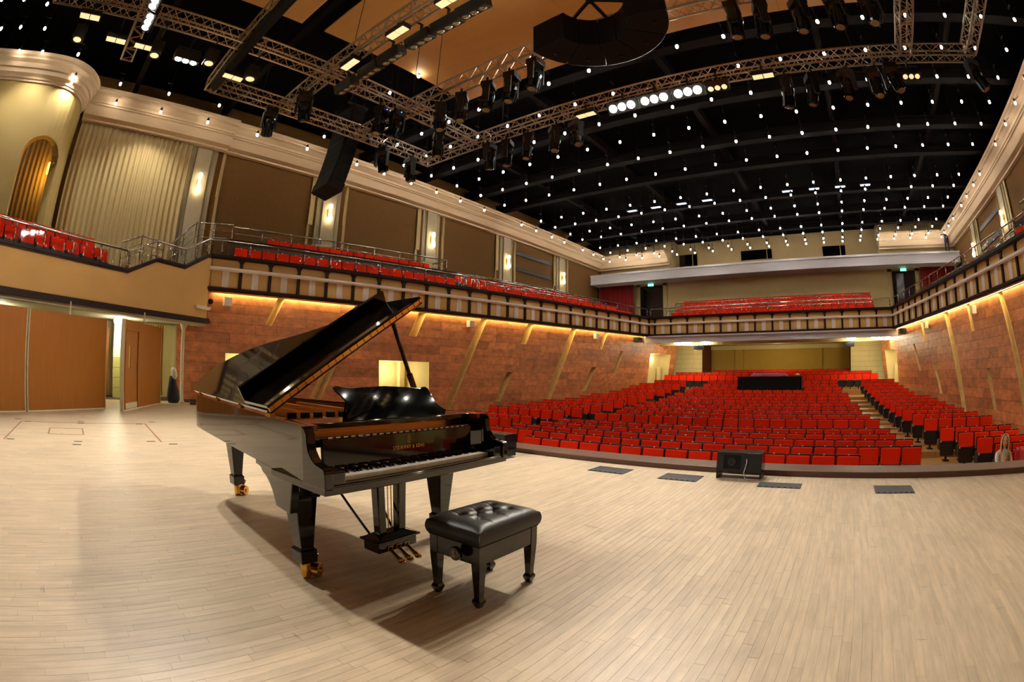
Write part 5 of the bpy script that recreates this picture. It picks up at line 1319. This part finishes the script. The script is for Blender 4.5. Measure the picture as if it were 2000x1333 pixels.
# ================================================================== PEOPLE
def skin_body(name, verts, edges, radii, m, parent, root=0, sub=2):
    me = bpy.data.meshes.new(name); me.from_pydata(verts, edges, []); me.materials.append(m)
    o = bpy.data.objects.new(name, me); link(o, parent)
    md = o.modifiers.new('skin', 'SKIN'); md.use_smooth_shade = True
    for i, r in enumerate(radii):
        sv = me.skin_vertices[0].data[i]; sv.radius = (r, r) if not isinstance(r, tuple) else r; sv.use_root = (i == root)
    md = o.modifiers.new('sub', 'SUBSURF'); md.levels = sub; md.render_levels = sub
    return o
def head_mesh(parent, c, hair_m, skin_m, hair_len=.3, yaw=0):
    h = empty('head', (0, 0, 0)); h.parent = parent; h.location = c; h.rotation_euler = (0, 0, yaw)
    def skull(u, v):    # faces -x
        th, ph = u*2*PI, v*PI; x, y, z = math.sin(ph)*math.cos(th), math.sin(ph)*math.sin(th), math.cos(ph)
        k = 1-.22*max(0, -z)**1.5; X, Y, Z = x*.095*k-.012*max(0, -z), y*.075*k, z*.12
        if x < 0:
            X -= .016*math.exp(-((Y)/.012)**2-((Z+.012)/.026)**2); X += .008*sum(math.exp(-((Y-s*.03)/.016)**2-((Z-.012)/.014)**2) for s in (-1, 1)); X -= .006*math.exp(-(Y/.024)**2-((Z+.055)/.008)**2)
        return (X, Y, Z)
    t = MB(); t.grid(skull, 40, 30); f = t.build('face', skin_m, h, smooth=True)
    for s in (-1, 1):
        t = MB(); t.lathe([(0, -.008), (.011, 0), (0, .008)], (-.082, s*.03, .012), 10, (1, 0, 0)); t.build('eye', G['black_gloss'], f, smooth=True)
    t = MB(); t.obox((-.096, 0, -.055), (1, 0, 0), (0, 1, 0), (0, 0, 1), .01, .04, .01); t.build('mouth', G['pink_cloth'], f, bevel=.004)
    def hair(u, v):
        a = lerp(-PI*.74, PI*.74, u); 
        if v < .5: ph = v/.5*PI*.55; r = 1.1; x, y, z = math.sin(ph)*math.cos(a)*.1*r, math.sin(ph)*math.sin(a)*.086*r, math.cos(ph)*.13
        else:
            q = (v-.5)*2; rr = 1.1*(1-.1*q)+.02*math.sin(a*9)*q; x, y, z = math.cos(a)*.1*rr, math.sin(a)*.09*rr, math.cos(PI*.55)*.13-q*hair_len
        return (x, y, z)
    t = MB(); t.grid(hair, 40, 20); o = t.build('hair', hair_m, h, smooth=True); md = o.modifiers.new('s', 'SOLIDIFY'); md.thickness = .015
    return h
pz_ = ROWTOP[0]-SEAT_H
pp = empty('person', (9.8, -3.9, pz_), .15, 'blonde long-haired person in a pale top sitting in the front stalls row, hand to chin', 'person')
V_ = [(0, 0, .5), (0, 0, .68), (.0, 0, .86), (.0, 0, .98), (-.02, 0, 1.05), (-.04, 0, 1.1),
      (0, .17, .95), (-.12, .2, .74), (-.22, .05, .84), (0, -.17, .95), (-.1, -.22, .74), (-.3, -.12, .62),
      (-.05, .1, .5), (-.42, .11, .52), (-.46, .11, .1), (-.56, .11, .05), (-.05, -.1, .5), (-.42, -.11, .52), (-.46, -.11, .1), (-.56, -.11, .05)]
E_ = [(0, 1), (1, 2), (2, 3), (3, 4), (4, 5), (3, 6), (6, 7), (7, 8), (3, 9), (9, 10), (10, 11), (0, 12), (12, 13), (13, 14), (14, 15), (0, 16), (16, 17), (17, 18), (18, 19)]
R_ = [.14, (.13, .11), (.14, .1), .08, .05, .05, .065, .045, .032, .065, .045, .032, .09, .06, .04, .035, .09, .06, .04, .035]
skin_body('body', V_, E_, R_, G['top_white'], pp)
def hand(parent, wrist, direc, curl=.5):
    h = empty('hand', (0, 0, 0)); h.parent = parent; h.location = wrist
    d = Vector(direc).normalized(); sd = d.cross(Vector((0, 1, 0))).normalized(); up = sd.cross(d)
    t = MB(); t.tube([(0, 0, 0), d*.04, d*.085], [.022, .03, .028], 10); t.build('palm', G['skin'], h, smooth=True)
    for i, l in enumerate((.062, .07, .066, .052)):
        b = d*.08+up*(.024-.016*i); t = MB(); t.tube([b, b+d*l*.5+sd*.004, b+d*l*.8+sd*.02*curl, b+d*l*.9+sd*.04*curl], [.0085, .008, .0075, .006], 8); t.build('finger', G['skin'], h, smooth=True)
    t = MB(); t.tube([d*.03+up*.022, d*.055+up*.045, d*.085+up*.05], [.011, .0095, .007], 8); t.build('thumb', G['skin'], h, smooth=True)
hand(pp, (-.22, .05, .84), (.45, -.2, 1)); hand(pp, (-.3, -.12, .62), (-1, .3, -.2))
head_mesh(pp, (-.05, 0, 1.19), G['hair_blonde'], G['skin'], .36, -.5)
def jack(u, v):
    a = lerp(-.26, .26, u); w_ = math.sin(u*PI)
    if v < .5: q = v/.5; return (.02+.14*(.93-q*.5)-.06-.05*math.sin(u*14)*.3, a+.03*math.sin(q*6), .97-q*.5-.06*abs(u-.5))
    q = (v-.5)*2; return (.17+.03*math.sin(u*12), a, .97-.28*q)
mb = MB(); mb.grid(jack, 24, 16); o = mb.build('jacket', G['pink_cloth'], smooth=True); md = o.modifiers.new('s', 'SOLIDIFY'); md.thickness = .02
o.location = (9.98, -4.35-.27, pz_+.02); tag(o, 'pink jacket draped over a front row seat beside the seated person', 'jacket')
gp = empty('person', (32.2, YY(-12.6, 1), 8.28), 0, 'person in dark clothes on the gallery at the back, leaning over its white parapet', 'person')
skin_body('body', [(0, 0, .9), (-.06, 0, 1.1), (-.2, 0, 1.3), (-.32, 0, 1.38), (-.4, 0, 1.42), (-.25, .18, 1.3), (-.42, .2, 1.08), (-.62, .12, 1.0), (-.25, -.18, 1.3), (-.42, -.2, 1.08), (-.62, -.12, 1.0), (0, .1, .86), (.02, .11, .45), (.02, .11, .05), (-.12, .11, .03), (0, -.1, .86), (.02, -.11, .45), (.02, -.11, .05), (-.12, -.11, .03)],
          [(0, 1), (1, 2), (2, 3), (3, 4), (2, 5), (5, 6), (6, 7), (2, 8), (8, 9), (9, 10), (0, 11), (11, 12), (12, 13), (13, 14), (0, 15), (15, 16), (16, 17), (17, 18)],
          [.14, .14, .14, .06, .05, .06, .045, .035, .06, .045, .035, .09, .065, .05, .04, .09, .065, .05, .04], G['dark_cloth'], gp)
hand(gp, (-.62, .12, 1.0), (-1, 0, -.6)); hand(gp, (-.62, -.12, 1.0), (-1, 0, -.6))
head_mesh(gp, (-.46, 0, 1.53), G['dark_cloth'], G['skin'], .05, 0)

# ---- small pale work lights up among the girders
mat('work_light_glow', (200, 210, 230), .4, emit=((190, 205, 240), 1.6)); MATS['work_light_glow'].cycles.emission_sampling = 'NONE'
for i, (x, y) in enumerate([(23.75, 10.39), (23.75, 8.99), (23.75, 7.53), (23.75, 6.1), (23.75, 1.8), (23.75, .37), (23.75, -1.02), (23.75, -2.38)]):
    o = empty('work_light', (x, y, 9.98), 0, '%s small bluish work light from the curtain side, fixed up among the girders' % ORD[i], 'work light', 'work lights among the girders')
    t = MB(); t.box(-.12, .12, -.3, .3, .02, .1); t.beam((0, 0, .1), (0, 0, .915), .03); t.build('housing', G['black_metal'], o)
    t = MB(); t.box(-.1, .1, -.26, .26, 0, .02); t.build('diffuser', G['work_light_glow'], o)
